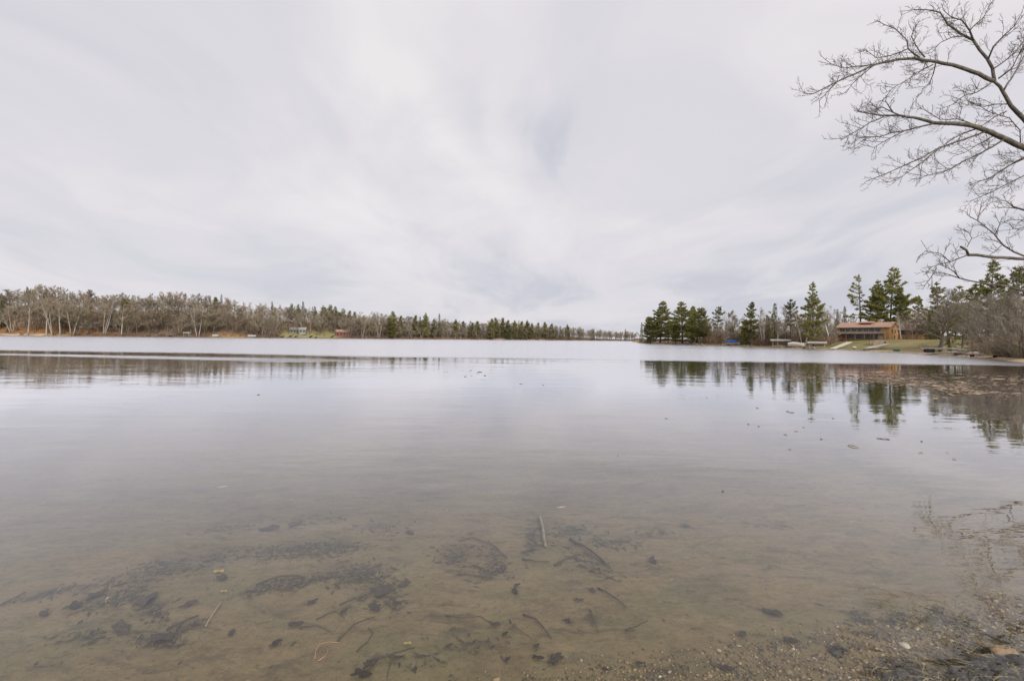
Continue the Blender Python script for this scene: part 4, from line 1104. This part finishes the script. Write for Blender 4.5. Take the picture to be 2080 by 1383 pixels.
LIMBS = {
 'upper': dict(base=D0, w=(12, 3.2), main=[(2190, 400), (2130, 300), (2080, 242), (2053, 215), (2042, 195), (2031, 176), (2018, 165)], drift=-.6, subs=[
   (5.2, .8, -1.4, [(2018, 165), (1988, 150), (1934, 132), (1890, 124), (1858, 119), (1825, 121), (1782, 130), (1738, 150), (1695, 169), (1652, 191), (1632, 190)]),
   (1.6, .5, -.5, [(1770, 132), (1712, 139), (1688, 130), (1672, 118)]), (1.2, .5, .4, [(1700, 167), (1680, 188), (1663, 206)]), (1.3, .5, .5, [(1770, 137), (1745, 158), (1730, 172), (1719, 189)]),
   (2.0, .6, .8, [(1869, 118), (1845, 100), (1842, 82), (1819, 59), (1795, 50), (1780, 41)]), (1.4, .5, .3, [(1843, 100), (1810, 113), (1780, 118), (1755, 100)]), (1.6, .5, -.8, [(1879, 117), (1860, 92), (1851, 74), (1868, 41)]),
   (1.6, .5, 1.0, [(1901, 128), (1896, 150), (1888, 169), (1873, 182)]), (1.5, .5, -1.0, [(1895, 132), (1870, 145), (1842, 163), (1795, 191)]),
   (4.4, .8, .9, [(2020, 165), (2016, 139), (2005, 119), (1990, 102), (1977, 82), (1951, 69), (1925, 50), (1910, 26), (1879, 20), (1847, 21)]),
   (2.4, .6, -.6, [(1977, 82), (1970, 63), (1953, 41), (1929, 33), (1915, 20)]), (1.8, .5, .6, [(1970, 63), (1984, 48), (1999, 35), (2012, 7)]), (1.7, .5, .4, [(1957, 74), (1934, 76), (1910, 87), (1892, 108)]),
   (2.4, .6, -1.0, [(2007, 121), (2018, 95), (2040, 72), (2060, 54), (2077, 24)]), (2.0, .6, .8, [(2018, 140), (2036, 128), (2060, 108), (2082, 82), (2100, 50)]), (2.0, .6, -.7, [(2028, 160), (2055, 140), (2070, 110), (2085, 80)]), (2.4, .6, .9, [(2040, 182), (2060, 150), (2078, 118), (2100, 80)]),
   (1.7, .5, -.8, [(2012, 170), (1986, 187), (1962, 193), (1934, 213), (1910, 222)]), (1.4, .5, .6, [(2050, 212), (2020, 212), (1995, 218), (1970, 210)]), (1.6, .5, .5, [(2045, 226), (2020, 238), (2000, 252), (1985, 262)])]),
 'middle': dict(base=D0 - .5, w=(9.5, 4.4), main=[(2200, 420), (2140, 335), (2080, 300), (2047, 285), (2010, 268), (1972, 255), (1934, 251), (1897, 250)], drift=-1.0, subs=[
   (3.9, .8, -.6, [(1897, 250), (1869, 242), (1829, 235), (1795, 235), (1765, 231), (1735, 225)]), (1.6, .6, .4, [(1829, 235), (1808, 226), (1791, 217), (1770, 227)]), (1.5, .8, -.3, [(1815, 230), (1806, 217), (1798, 204)]),
   (1.7, .6, -.8, [(1797, 236), (1769, 248), (1740, 266), (1707, 286)]), (2.2, .6, -.9, [(1895, 252), (1840, 265), (1810, 270), (1784, 278), (1746, 280), (1735, 285)]), (1.4, .5, .5, [(1840, 265), (1800, 285), (1775, 300), (1745, 292)]),
   (2.4, .7, .9, [(2000, 268), (1953, 285), (1908, 300), (1870, 322), (1833, 338), (1795, 355), (1760, 368)]), (1.6, .5, .3, [(1908, 300), (1880, 325), (1865, 336), (1830, 360), (1800, 372)]),
   (2.4, .7, -1.0, [(2038, 285), (1991, 312), (1953, 330), (1923, 347), (1900, 353), (1878, 357)]), (1.8, .6, .8, [(1990, 260), (1960, 270), (1935, 282), (1920, 292)]), (1.6, .5, .6, [(2020, 275), (1985, 295), (1960, 310), (1935, 318)]),
   (2.4, .7, .6, [(2110, 315), (2079, 323), (2047, 338), (2010, 362), (1968, 377)]), (2.2, .7, -.6, [(2120, 335), (2080, 357), (2040, 377), (2010, 392), (1972, 408)]), (1.5, .5, 1.1, [(1985, 256), (1945, 242), (1910, 243), (1880, 225), (1860, 215)]), (1.5, .5, -.7, [(2073, 295), (2072, 265), (2050, 240), (2010, 228), (1985, 212), (1968, 208)]), (1.5, .5, .5, [(2095, 310), (2060, 330), (2030, 348), (2010, 345)])]),
 'dead': dict(base=D0 - 2.5, w=(4.6, 3.6), main=[(2220, 560), (2140, 530), (2080, 526), (2019, 523), (1985, 518), (1966, 518)], drift=-.4, subs=[
   (3.2, 2.6, -.1, [(1967, 518), (1963, 508), (1951, 501)]), (1.8, .6, -.4, [(1966, 518), (1950, 524), (1934, 531), (1893, 542), (1876, 559)]), (1.2, .5, .3, [(1930, 532), (1910, 515), (1880, 510), (1865, 522)]), (1.2, .5, -.3, [(1902, 545), (1890, 565), (1874, 588)]),
   (2.3, .6, .6, [(2090, 524), (2060, 512), (2039, 499), (2019, 475), (1985, 448), (1970, 440), (1960, 430)]), (1.2, .5, -.3, [(2021, 477), (2030, 458), (2036, 440)]), (1.1, .5, .3, [(1985, 448), (1990, 430), (1994, 418)]), (1.1, .5, -.3, [(2035, 498), (2020, 512), (2010, 518)]), (1.0, .4, .3, [(1964, 502), (1974, 484), (1968, 472), (1955, 464)])]),
 'lower': dict(base=D0 - 3, w=(3.4, 1.6), main=[(2200, 640), (2130, 602), (2080, 591), (2047, 582), (1990, 574), (1949, 565)], drift=-.4, subs=[
   (1.5, .5, -.3, [(1949, 565), (1938, 552), (1925, 544), (1905, 536)]), (1.4, .5, .4, [(1949, 565), (1925, 557), (1904, 554), (1885, 545)]), (1.3, .5, .3, [(2060, 584), (2055, 560), (2068, 545), (2080, 540)])]),
 'outer': dict(base=D0 + 1.5, w=(4.0, 2.0), main=[(2190, 480), (2130, 440), (2090, 430), (2060, 421)], drift=-.4, subs=[
   (1.4, .5, -.3, [(2060, 421), (2046, 410), (2030, 405)]), (1.2, .5, .3, [(2075, 425), (2050, 422), (2025, 421)]), (1.3, .5, .4, [(2110, 440), (2075, 447), (2052, 447)]), (1.3, .5, -.4, [(2120, 455), (2080, 462), (2045, 468)])]),
}
tb = W(2330, 700, D0); tb.z = gz(tb.x, tb.y)
oak = empty('overhanging_tree', tb)
tag(oak, 'large bare tree reaching over the water from beyond the right edge', 'tree')
def local(pts): return [p - tb for p in pts]
tm_ = MB()
top = W(2215, 330, D0)
tpts = [tb - UP * .5, W(2318, 620, D0), W(2290, 520, D0), W(2240, 430, D0), W(2195, 405, D0)]
tm_.tube(local(limb_path_ := tpts), [.62, .5, .46, .42, .34], 12)
tpts2 = [W(2285, 520, D0), W(2270, 300, D0 + .6), W(2230, 60, D0 + 1.2), W(2215, -180, D0 + 1.5)]
tm_.tube(local(tpts2), [.42, .34, .22, .06], 10)
tm_.tube(local([W(2300, 570, D0), W(2250, 560, D0 - 1.5), W(2220, 560, D0 - 2.5)]), [.30, .2, .12], 8)
tm_.tube(local([W(2305, 640, D0), W(2250, 645, D0 - 2), W(2200, 640, D0 - 3)]), [.24, .15, .09], 8)
tm_.tube(local([W(2260, 450, D0), W(2230, 470, D0 + .8), W(2190, 480, D0 + 1.5)]), [.24, .15, .11], 8)
tm_.build('trunk', M['oakbark'], oak, True)
for nm, Lb in LIMBS.items():
    mm, tw_ = MB(), MB()
    mp = limb_path(Lb['main'], Lb['base'], Lb['drift'])
    sc_ = Lb['base'] / F
    mm.tube(local(mp), taper(len(mp), Lb['w'][0] * sc_ * .76, Lb['w'][1] * sc_ * .76), 9)
    twigs(tw_, local(mp), .35, .42, 1.0, 1, .010)
    endd = Lb['base'] + Lb['drift']
    for (wa, wb_, dr, px_) in Lb['subs']:
        # start each branch at the depth of the limb it leaves
        s0 = min(range(len(mp)), key=lambda i: (mp[i] - W(px_[0][0], px_[0][1], mp[i].y)).length)
        bd_ = mp[s0].y if (mp[s0] - W(px_[0][0], px_[0][1], mp[s0].y)).length < .5 else endd - .5
        sp_ = limb_path(px_, bd_, dr)
        mm.tube(local(sp_), taper(len(sp_), wa * sc_ * .76, wb_ * sc_ * .8), 6)
        dead_ = nm in ('dead', 'lower')
        twigs(tw_, local(sp_), .10 if wa < 3 else .25, .16, .95 if not dead_ else .7, 2, .0115)
    lo = mm.build('limb', M['oakbark'], oak, True)
    tag(tw_.build('twigs', M['oaktwig'], lo), kind='stuff')

# ------------------------------------------------------------------ on and in the shallow water
def bed(u, v):
    """where the line of sight through photo pixel (u, v) meets the lake bed"""
    z = -.15
    for _ in range(5):
        r_ = CAMROT @ Vector(((u - 1040) / F, (691.5 - v) / F, -1.0))
        d_ = (z - H) / r_.z
        x, y = r_.x * d_, r_.y * d_
        z = gz(x, y)
    return Vector((x, y, z))
def surf(u, v, z=0.0):
    r_ = CAMROT @ Vector(((u - 1040) / F, (691.5 - v) / F, -1.0))
    d_ = (z - H) / r_.z
    return Vector((r_.x * d_, r_.y * d_, z))
M['wetstick'] = mat('wetstick', (0.055, 0.047, 0.037), col2=(0.085, 0.07, 0.05), scale=6)
M['palestick'] = mat('palestick', (0.46, 0.38, 0.24), col2=(0.34, 0.28, 0.18), scale=6)
M['greystick'] = mat('greystick', (0.30, 0.26, 0.19), col2=(0.2, 0.18, 0.14), scale=5)
M['wetleaf'] = mat('wetleaf', (0.030, 0.026, 0.026), col2=(0.055, 0.042, 0.034), scale=8, rnd=.35)
M['tanleaf'] = mat('tanleaf', (0.36, 0.25, 0.15), col2=(0.26, 0.175, 0.10), scale=5, rnd=.3)
M['pinkroot'] = mat('pinkroot', (0.46, 0.26, 0.17), col2=(0.36, 0.2, 0.13), scale=8)
M['yellowleaf'] = mat('yellowleaf', (0.34, 0.26, 0.11), col2=(0.26, 0.19, 0.08), scale=8)
def stick(px_, th, m0, label, gp=None, nm='sunken_stick'):
    pts = [bed(u, v) for u, v in px_]
    a = pts[0]
    fin = []
    for p, q_ in zip(pts, pts[1:]):
        k = 5
        for j in range(k): fin.append(p.lerp(q_, j / k) + Vector((ro.uniform(-1, 1), ro.uniform(-1, 1), 0)) * .004)
    fin.append(pts[-1])
    r_ = th / 2 * a.y / F * .68
    for i, p in enumerate(fin): p.z = gz(p.x, p.y) + r_ * 1.1 + .004 + .02 * math.sin(math.pi * i / len(fin))
    m_ = MB(); m_.tube([p - a for p in fin], [r_ * (1.0 - .45 * i / len(fin)) for i in range(len(fin))], 7)
    o_ = m_.build(nm, m0, None, True, a)
    return tag(o_, label, 'stick', gp)
stick([(447, 1228), (434, 1250), (418, 1275)], 4.5, M['palestick'], 'short straw-pale stick lying on the bed at lower left')
stick([(905, 1252), (940, 1260), (975, 1258), (1003, 1270)], 4, M['wetstick'], 'thin wavy dark stick ending in a leaf at lower centre')
stick([(1063, 1250), (1090, 1264), (1108, 1286), (1120, 1300)], 5, M['wetstick'], 'bowed dark stick right of the wavy one at lower centre')
stick([(1215, 1196), (1240, 1214), (1273, 1236)], 5, M['wetstick'], 'straight dark stick pointing down right beyond the bowed stick')
stick([(1199, 1240), (1205, 1266), (1216, 1286)], 3.5, M['wetstick'], 'small curved dark stick below the straight one')
stick([(1097, 1052), (1103, 1085), (1108, 1114)], 9, M['greystick'], 'pale thick stake lying under water at the centre')
stick([(1158, 1098), (1195, 1120), (1235, 1152)], 8, M['wetstick'], 'thick dark stick right of the pale stake')
stick([(745, 1345), (790, 1338), (815, 1330), (842, 1319)], 7, M['wetstick'], 'dark forked branch at the bottom edge left of centre')
stick([(806, 1336), (793, 1352), (786, 1383)], 4, M['wetstick'], 'side shoot running from the forked branch to the bottom edge')
stick([(686, 1304), (705, 1288), (722, 1272), (760, 1256)], 5, M['wetstick'], 'dark curved stick above the pink root')
stick([(724, 1325), (748, 1308), (757, 1292), (748, 1278)], 4.5, M['wetstick'], 'hooked dark stick right of the pink root')
stick([(642, 1260), (680, 1247), (700, 1258)], 4, M['wetstick'], 'arched thin stick upper left of the hooked one')
stick([(608, 1277), (645, 1277), (668, 1285)], 4, M['wetstick'], 'thin level stick left of the arched one')
stick([(338, 1282), (370, 1270), (402, 1254)], 7, M['wetstick'], 'thick dark stick left of the straw-pale one')
stick([(240, 1292), (300, 1288), (360, 1296)], 5, M['wetstick'], 'long low dark stick at lower left')
stick([(128, 1238), (160, 1230), (192, 1214)], 5, M['wetstick'], 'dark stick near the left edge in the weeds')
stick([(0, 1232), (28, 1222), (52, 1206)], 6, M['wetstick'], 'dark stick cut by the left edge')
stick([(690, 1230), (730, 1218), (768, 1204)], 5, M['wetstick'], 'slanting dark stick below the weed mat')
stick([(930, 1168), (965, 1174), (1005, 1176)], 4, M['wetstick'], 'thin dark stick left of the pale stake')
stick([(1062, 1138), (1090, 1146), (1115, 1144)], 6, M['wetstick'], 'dark stick across the foot of the pale stake')
stick([(1128, 1150), (1150, 1140), (1178, 1128)], 6, M['wetstick'], 'dark stick joining stake and thick stick')
stick([(932, 1100), (960, 1096), (1000, 1110), (1030, 1135)], 5, M['wetstick'], 'long curved dark stick left of the stake')
stick([(1272, 1282), (1295, 1278), (1315, 1264)], 4, M['wetstick'], 'short curved stick at the edge of the gravel')
stick([(520, 1190), (560, 1178), (610, 1172)], 6, M['wetstick'], 'dark stick running out of the weed mat')
stick([(1035, 1258), (1045, 1280), (1080, 1300)], 2.5, M['wetstick'], 'hair-thin curved twig left of the bowed stick')
stick([(640, 1340), (641, 1326), (648, 1315), (662, 1309), (690, 1307)], 3, M['pinkroot'], 'pinkish root curling on the bed at lower left centre', nm='sunken_root')
stick([(646, 1344), (657, 1340), (665, 1332), (666, 1323), (660, 1315)], 3, M['pinkroot'], 'short pale pink root crossing the curled one', nm='sunken_root')
# leaves
def leaf_mesh(seed, lobed=True, k=12):
    rg = random.Random(seed); m = MB()
    vs = [(0, 0, .05)]
    for i in range(k * 2):
        a = math.pi * i / k
        r_ = .5 * (1 - .32 * abs(math.sin(a))) * ((.85 + .2 * math.cos(5 * a + seed)) if lobed else 1.0) * rg.uniform(.86, 1.1)
        vs.append((math.cos(a) * r_ * 1.25, math.sin(a) * r_ * .9, .07 * math.sin(3 * a + seed) + rg.uniform(-.02, .04)))
    n_ = len(vs)
    lowv = [(x, y, z - .035) for x, y, z in vs]
    fs = [(0, 1 + i, 1 + (i + 1) % (2 * k)) for i in range(2 * k)]
    m.add(vs + lowv, fs + [tuple(n_ + j for j in f[::-1]) for f in fs] + [(1 + i, n_ + 1 + i, n_ + 1 + (i + 1) % (2 * k), 1 + (i + 1) % (2 * k)) for i in range(2 * k)])
    return m
LEAF = [leaf_mesh(600 + i).mesh('leaf', M['wetleaf']) for i in range(4)] + [leaf_mesh(610 + i, False, 7).mesh('leaf', M['wetleaf']) for i in range(2)]
for k, (u, v, s_) in enumerate([(1092, 1340, 20), (1128, 1344, 34), (1006, 1272, 18), (1026, 1292, 15), (1090, 1316, 14), (912, 1316, 12), (1030, 1345, 14), (735, 1374, 34), (752, 1354, 30), (762, 1237, 34), (778, 1204, 40), (822, 1190, 22), (806, 1228, 16), (560, 1311, 24), (634, 1226, 20), (698, 1246, 18), (600, 1272, 22), (1570, 1248, 30), (1606, 1306, 26), (1700, 1322, 30), (1475, 1362, 26), (1298, 1352, 16), (1508, 1292, 18), (330, 1300, 40), (246, 1280, 40), (300, 1222, 44), (196, 1212, 30), (470, 1290, 18), (152, 1234, 24), (1020, 1160, 22), (1150, 1264, 12), (1176, 1222, 16), (1046, 1204, 20), (1050, 1192, 14), (1204, 1202, 14), (450, 1176, 26), (385, 1230, 26), (90, 1250, 24), (1326, 1141, 22), (1392, 1070, 18), (600, 1066, 30), (548, 1076, 30), (832, 1084, 22), (1155, 1265, 14), (1230, 1364, 14)]):
    p = bed(u, v)
    o_ = link('sunken_leaf', LEAF[k % 6]); sz = s_ * p.y / F * 1.15
    o_.location = (p.x, p.y, p.z + .022 + sz * .05); o_.scale = (sz, sz, sz * .8); o_.rotation_euler = (ro.uniform(-.12, .12), ro.uniform(-.12, .12), ro.uniform(0, 6.28))
    tag(o_, 'dark waterlogged leaf resting on the lake bed', 'leaf', 'dark leaves on the lake bed')
YL = leaf_mesh(640, False, 6).mesh('leaf', M['yellowleaf'])
for (u, v, s_, lb) in [(445, 1164, 16, 'yellow leaf under water left of the weed mat'), (455, 1205, 10, 'tiny pale leaf above the straw-pale stick'), (828, 1312, 12, 'small yellow leaf above the forked branch')]:
    p = bed(u, v); o_ = link('sunken_leaf', YL); sz = s_ * p.y / F * 1.2
    o_.location = (p.x, p.y, p.z + .03); o_.scale = (sz, sz, sz); tag(o_, lb, 'leaf')
# litter: weed mats and crumbs nobody could count
def scatter(name, pts, sizes, m0, label, cat, shape, flat=.25, lift=.006, tilt=.25):
    """joins many small pieces into one mesh"""
    v0, f0 = shape
    n_ = len(pts); P = np.array(pts); sz = np.array(sizes)[:, None, None]
    rg = np.random.RandomState(len(name) + n_)
    a = rg.uniform(0, 6.283, n_); c_, s_ = np.cos(a), np.sin(a)
    st = rg.uniform(.6, 1.5, (n_, 1)); 
    V_ = np.repeat(v0[None], n_, 0) * sz
    V_ = V_ * (1 + rg.uniform(-.2, .2, V_.shape))
    V_[..., 0] *= st
    X = V_[..., 0] * c_[:, None] - V_[..., 1] * s_[:, None]; Y = V_[..., 0] * s_[:, None] + V_[..., 1] * c_[:, None]
    Z = V_[..., 2] * flat + X * rg.uniform(-tilt, tilt, (n_, 1)) + Y * rg.uniform(-tilt, tilt, (n_, 1))
    V_ = np.stack([X, Y, Z], -1) + P[:, None, :] + np.array((0, 0, lift))
    F_ = (f0[None] + (np.arange(n_) * len(v0))[:, None, None]).reshape(-1, f0.shape[1])
    me = bpy.data.meshes.new(name); V_ = V_.reshape(-1, 3)
    me.vertices.add(len(V_)); me.vertices.foreach_set('co', V_.astype(np.float32).ravel())
    me.loops.add(F_.size); me.loops.foreach_set('vertex_index', F_.ravel().astype(np.int32))
    me.polygons.add(len(F_)); me.polygons.foreach_set('loop_start', np.arange(0, F_.size, F_.shape[1], dtype=np.int32))
    me.materials.append(m0); me.update(calc_edges=True)
    val_ = np.repeat(rg.uniform(0, 1, n_), len(v0))
    at_ = me.attributes.new('shade', 'FLOAT', 'POINT'); at_.data.foreach_set('value', val_.astype(np.float32))
    return tag(link(name, me), label, cat, None, 'stuff')
def shade_mat(name, stops, rough=.8):
    m = bpy.data.materials.new(name); m.use_nodes = True; t_ = m.node_tree; t_.nodes.clear(); q_ = N(t_)
    a_ = q_('ShaderNodeAttribute', attribute_name='shade').outputs['Fac']
    c_ = q_('ShaderNodeValToRGB', {0: a_}); c_.color_ramp.interpolation = 'CONSTANT'
    e_ = c_.color_ramp.elements
    e_[0].position, e_[0].color = 0, tuple(stops[0][1]) + (1,)
    e_[1].position, e_[1].color = stops[1][0], tuple(stops[1][1]) + (1,)
    for p_, cc in stops[2:]:
        x_ = e_.new(p_); x_.color = tuple(cc) + (1,)
    p_ = q_('ShaderNodeBsdfPrincipled', {'Base Color': c_.outputs[0], 'Roughness': rough, 'Specular IOR Level': .25})
    q_('ShaderNodeOutputMaterial', {0: p_.outputs[0]})
    return m
OCT = (np.array([(1, 0, 0), (0, 1, 0), (-1, 0, 0), (0, -1, 0), (0, 0, 1), (0, 0, -1)], float), np.array([(0, 1, 4), (1, 2, 4), (2, 3, 4), (3, 0, 4), (1, 0, 5), (2, 1, 5), (3, 2, 5), (0, 3, 5)]))
PEB = rock_mesh(700, 5, 3, .16); PEBS = (np.array(PEB.v), np.array(PEB.f))
rg = np.random.RandomState(4)
def zs(xy): return height(xy[:, 0], xy[:, 1])
# gravel near the edge, thicker towards the right
n_ = 76000
xy = np.stack([rg.uniform(-2.6, 6.2, n_), rg.uniform(3.2, 6.4, n_)], -1)
edge_ = 3.45 + .24 * np.clip(xy[:, 0] + 1.6, 0, 9) + .12 * vnoise(xy[:, 0] * 1.5, xy[:, 1] * 1.5, 31)
keep = rg.uniform(0, 1, n_) < np.clip((edge_ - xy[:, 1]) / .55 + .12, 0, 1) ** 1.6 * np.clip(.35 + .5 * vnoise(xy[:, 0] * 3, xy[:, 1] * 3, 32) + .3, .12, 1)
xy = xy[keep][:22000]
M['gravel'] = shade_mat('gravel', [(0, (.085, .07, .052)), (.22, (.15, .115, .075)), (.45, (.22, .165, .10)), (.66, (.13, .12, .105)), (.80, (.30, .215, .135)), (.93, (.36, .29, .20)), (.985, (.50, .45, .36))], .6)
scatter('gravel', np.concatenate([xy, zs(xy)[:, None]], -1), np.clip(rg.lognormal(-4.78, .42, len(xy)), .004, .03), M['gravel'], 'brown gravel under shallow water along the bottom right edge', 'gravel', PEBS, 1.0, .002, 0)
# weed mats
LW0 = leaf_mesh(655, True, 2); LFW = (np.array(LW0.v) * np.array((1.5, .8, 1)), np.array([f if len(f) == 4 else f + (f[2],) for f in LW0.f]))
M['weed'] = shade_mat('weed', [(0, (.045, .042, .040)), (.35, (.07, .06, .048)), (.65, (.10, .085, .055)), (.88, (.14, .115, .07))])
pts, sz = [], []
for (u, v, ru, rv, n_, tilt_) in PATCHES:
    for i in range(n_):
        du, dv = ro.gauss(0, .62) * ru, ro.gauss(0, .7) * rv
        y_ = H * F / (v + dv + du * tilt_ - yh(u)) ; x_ = ux(u + du, y_)
        pts.append((x_, y_)); sz.append(min(.07, ro.lognormvariate(-3.55, .55)) * (y_ / 4.8))
pts = np.array(pts)
# the same sight lines meet the bed a little farther than the surface
pts = pts * (1 + (-zs(pts) / H))[:, None]
scatter('weed_mat', np.concatenate([pts, zs(pts)[:, None]], -1), sz, M['weed'], 'dark waterweed and rotting leaves lying in mats on the lake bed', 'waterweed', LFW, .5, .012, .2)
# crumbs all over the bed
n_ = 5200
yy = 3.3 + 8 * rg.uniform(0, 1, n_) ** 1.6; xx = yy * rg.uniform(-1.15, 1.15, n_)
xy = np.stack([xx, yy], -1)
xy = xy[signed(xy[:, 0], xy[:, 1]) < -.1]
M['crumb'] = shade_mat('crumb', [(0, (.05, .042, .034)), (.3, (.085, .068, .046)), (.6, (.12, .095, .06)), (.88, (.20, .155, .09)), (.965, (.42, .36, .24))])
scatter('bed_litter', np.concatenate([xy, zs(xy)[:, None]], -1), rg.lognormal(-4.55, .6, len(xy)) * xy[:, 1] / 5, M['crumb'], 'small bits of bark, shell and leaf scattered over the lake bed', 'litter', LFW, .5, .007, .2)
# floating weed and leaves towards the right shore
LF0 = leaf_mesh(660, True, 3); LFS = (np.array(LF0.v), np.array([f if len(f) == 4 else f + (f[2],) for f in LF0.f]))
M['floaty'] = shade_mat('floaty', [(0, (.24, .175, .12)), (.3, (.34, .26, .18)), (.55, (.44, .34, .24)), (.78, (.15, .115, .085))])
pts, sz = [], []
for (line, n_, th) in [([(1600, 764), (1700, 766), (1780, 772), (1860, 780), (1940, 787)], 520, 5), ([(1760, 768), (1850, 774), (1930, 783), (1975, 790)], 560, 6), ([(1900, 786), (1960, 795), (2020, 800), (2085, 803)], 280, 4), ([(1800, 760), (1900, 764), (2000, 766), (2085, 770)], 240, 4), ([(1940, 776), (2000, 782), (2085, 786)], 200, 5), ([(1480, 762), (1600, 763)], 90, 3), ([(900, 748), (960, 752), (1000, 750)], 16, 8), ([(930, 760), (1000, 764)], 14, 6), ([(1850, 800), (1960, 806)], 40, 6)]:
    for i in range(n_):
        t_ = ro.random() * (len(line) - 1); j = int(t_); f = t_ - j
        u = line[j][0] * (1 - f) + line[j + 1][0] * f + ro.gauss(0, 6); v = line[j][1] * (1 - f) + line[j + 1][1] * f + ro.gauss(0, th)
        p = surf(u, max(v, 740)); pts.append((p.x, p.y, .003)); sz.append(min(.5, ro.lognormvariate(-1.75, .5)) * (p.y / 28) * (.55 if u < 1100 else 1))
scatter('floating_weed', pts, sz, M['floaty'], 'tan mats of dead weed and leaves floating before the right shore', 'floating weed', LFS, .5, .008, .05)
FL = [leaf_mesh(670 + i, i % 2 == 0, 6).mesh('leaf', M['wetleaf']) for i in range(3)]
for k, (u, v, s_) in enumerate([(1353, 850, 8), (1538, 829, 8), (1436, 808, 7), (1600, 836, 10), (1608, 838, 10), (1668, 892, 10), (1595, 883, 9), (1520, 862, 8), (1541, 866, 8), (1604, 913, 8), (1788, 891, 12), (1801, 892, 14), (1870, 920, 10), (1872, 897, 8), (1924, 920, 6), (1468, 998, 9), (1692, 850, 7), (1938, 933, 9), (525, 802, 10), (1058, 780, 8), (1103, 782, 7), (1255, 926, 6), (985, 763, 10), (975, 756, 10), (945, 765, 9), (1617, 876, 7), (1632, 868, 7)]):
    p = surf(u, v); o_ = link('floating_leaf', FL[k % 3]); sz = s_ * p.y / F * .85
    o_.location = (p.x, p.y, .012); o_.scale = (sz, sz, sz * .6); o_.rotation_euler = (0, 0, ro.uniform(0, 6.28))
    tag(o_, 'single dark leaf floating on the calm water', 'leaf', 'dark floating leaves')
m_ = MB(); a = surf(1722, 905); b = surf(1746, 910)
m_.tube([(0, 0, .01), tuple((b - a) * .5 + UP * .03), tuple(b - a + UP * .012)], [.008, .012, .006], 6)
tag(m_.build('floating_twig', M['palestick'], None, True, a), 'pale yellowish twig floating right of centre', 'stick')
# stones and wet grass in the bottom right corner
SM = [rock_mesh(720 + i, 8, 6, .24) for i in range(3)]
def stone(u, v, s_, m0, label, i=0, gp=None, hz_=.75):
    p = bed(u, v); r_ = s_ / 2 * p.y / F
    me = SM[i % 3].mesh('stone', m0, True)
    o_ = link('stone', me); o_.location = (p.x, p.y, p.z + r_ * .3); o_.scale = (r_ * 1.25, r_, r_ * hz_); o_.rotation_euler = (0, 0, u * .37)
    return tag(o_, label, 'stone', gp)
M['tanstone'] = mat('tanstone', (0.36, 0.25, 0.145), col2=(0.26, 0.18, 0.105), scale=6, bump=.01)
M['wetstone'] = mat('wetstone', (0.05, 0.046, 0.044), col2=(0.085, 0.075, 0.062), scale=5, rough=.35, bump=.01)
M['whitestone'] = mat('whitestone', (0.55, 0.50, 0.42), col2=(0.42, 0.36, 0.28), scale=6)
stone(2038, 1330, 44, M['tanstone'], 'orange-tan stone at the water edge in the bottom right corner', 0, None, .5)
stone(2008, 1316, 18, M['tanstone'], 'small tan stone left of the orange-tan one', 1)
stone(1838, 1313, 18, M['whitestone'], 'pale flat stone among the gravel at lower right', 2)
stone(1990, 1352, 34, M['wetstone'], 'dark wet stone below and left of the orange-tan stone', 1)
stone(2030, 1362, 36, M['wetstone'], 'dark wet stone below the orange-tan stone', 0)
stone(2070, 1350, 40, M['wetstone'], 'dark wet stone at the right edge beside the orange-tan stone', 2)
stone(1948, 1372, 30, M['wetstone'], 'dark wet stone at the bottom edge left of the corner stones', 0)
stone(1835, 1374, 26, M['wetstone'], 'dark wet stone with pale grass at the bottom edge', 1)
stone(1700, 1330, 22, M['wetstone'], 'small dark stone in the gravel at lower right', 2)
M['drygrass'] = mat('drygrass', (0.30, 0.235, 0.125), col2=(0.16, 0.13, 0.07), scale=3, rnd=.2)
M['moss'] = mat('moss', (0.04, 0.038, 0.024), col2=(0.025, 0.024, 0.018), scale=8)
for (u, v, n_, lb) in [(2056, 1368, 120, 'matted wet grass among the corner stones at bottom right'), (1988, 1374, 110, 'matted wet grass at the bottom edge left of the corner'), (1825, 1378, 70, 'small tuft of wet grass at the bottom edge'), (2020, 1345, 80, 'strip of wet grass just below the orange-tan stone'), (1920, 1380, 60, 'thin wet grass between the two bottom edge tufts')]:
    p = bed(u, v)
    e_ = tag(empty('grass_tuft', (p.x, p.y, p.z)), lb, 'grass tuft')
    g1, g2 = MB(), MB()
    for i in range(n_):
        a_ = ro.uniform(0, 6.28); b0 = Vector((ro.gauss(0, .11), ro.gauss(0, .06), .0)); L = ro.uniform(.06, .24)
        gp_ = path(b0, Vector((math.cos(a_), math.sin(a_), ro.uniform(.1, .6))), L, 4, ro, .35, -.25)
        for q_ in gp_: q_.z = max(q_.z, .012)
        (g2 if i % 3 else g1).tube(gp_, [.0035, .004, .0035, .003, .001], 3, False)
    g1.build('dead_blades', M['drygrass'], e_); g2.build('mossy_blades', M['moss'], e_)
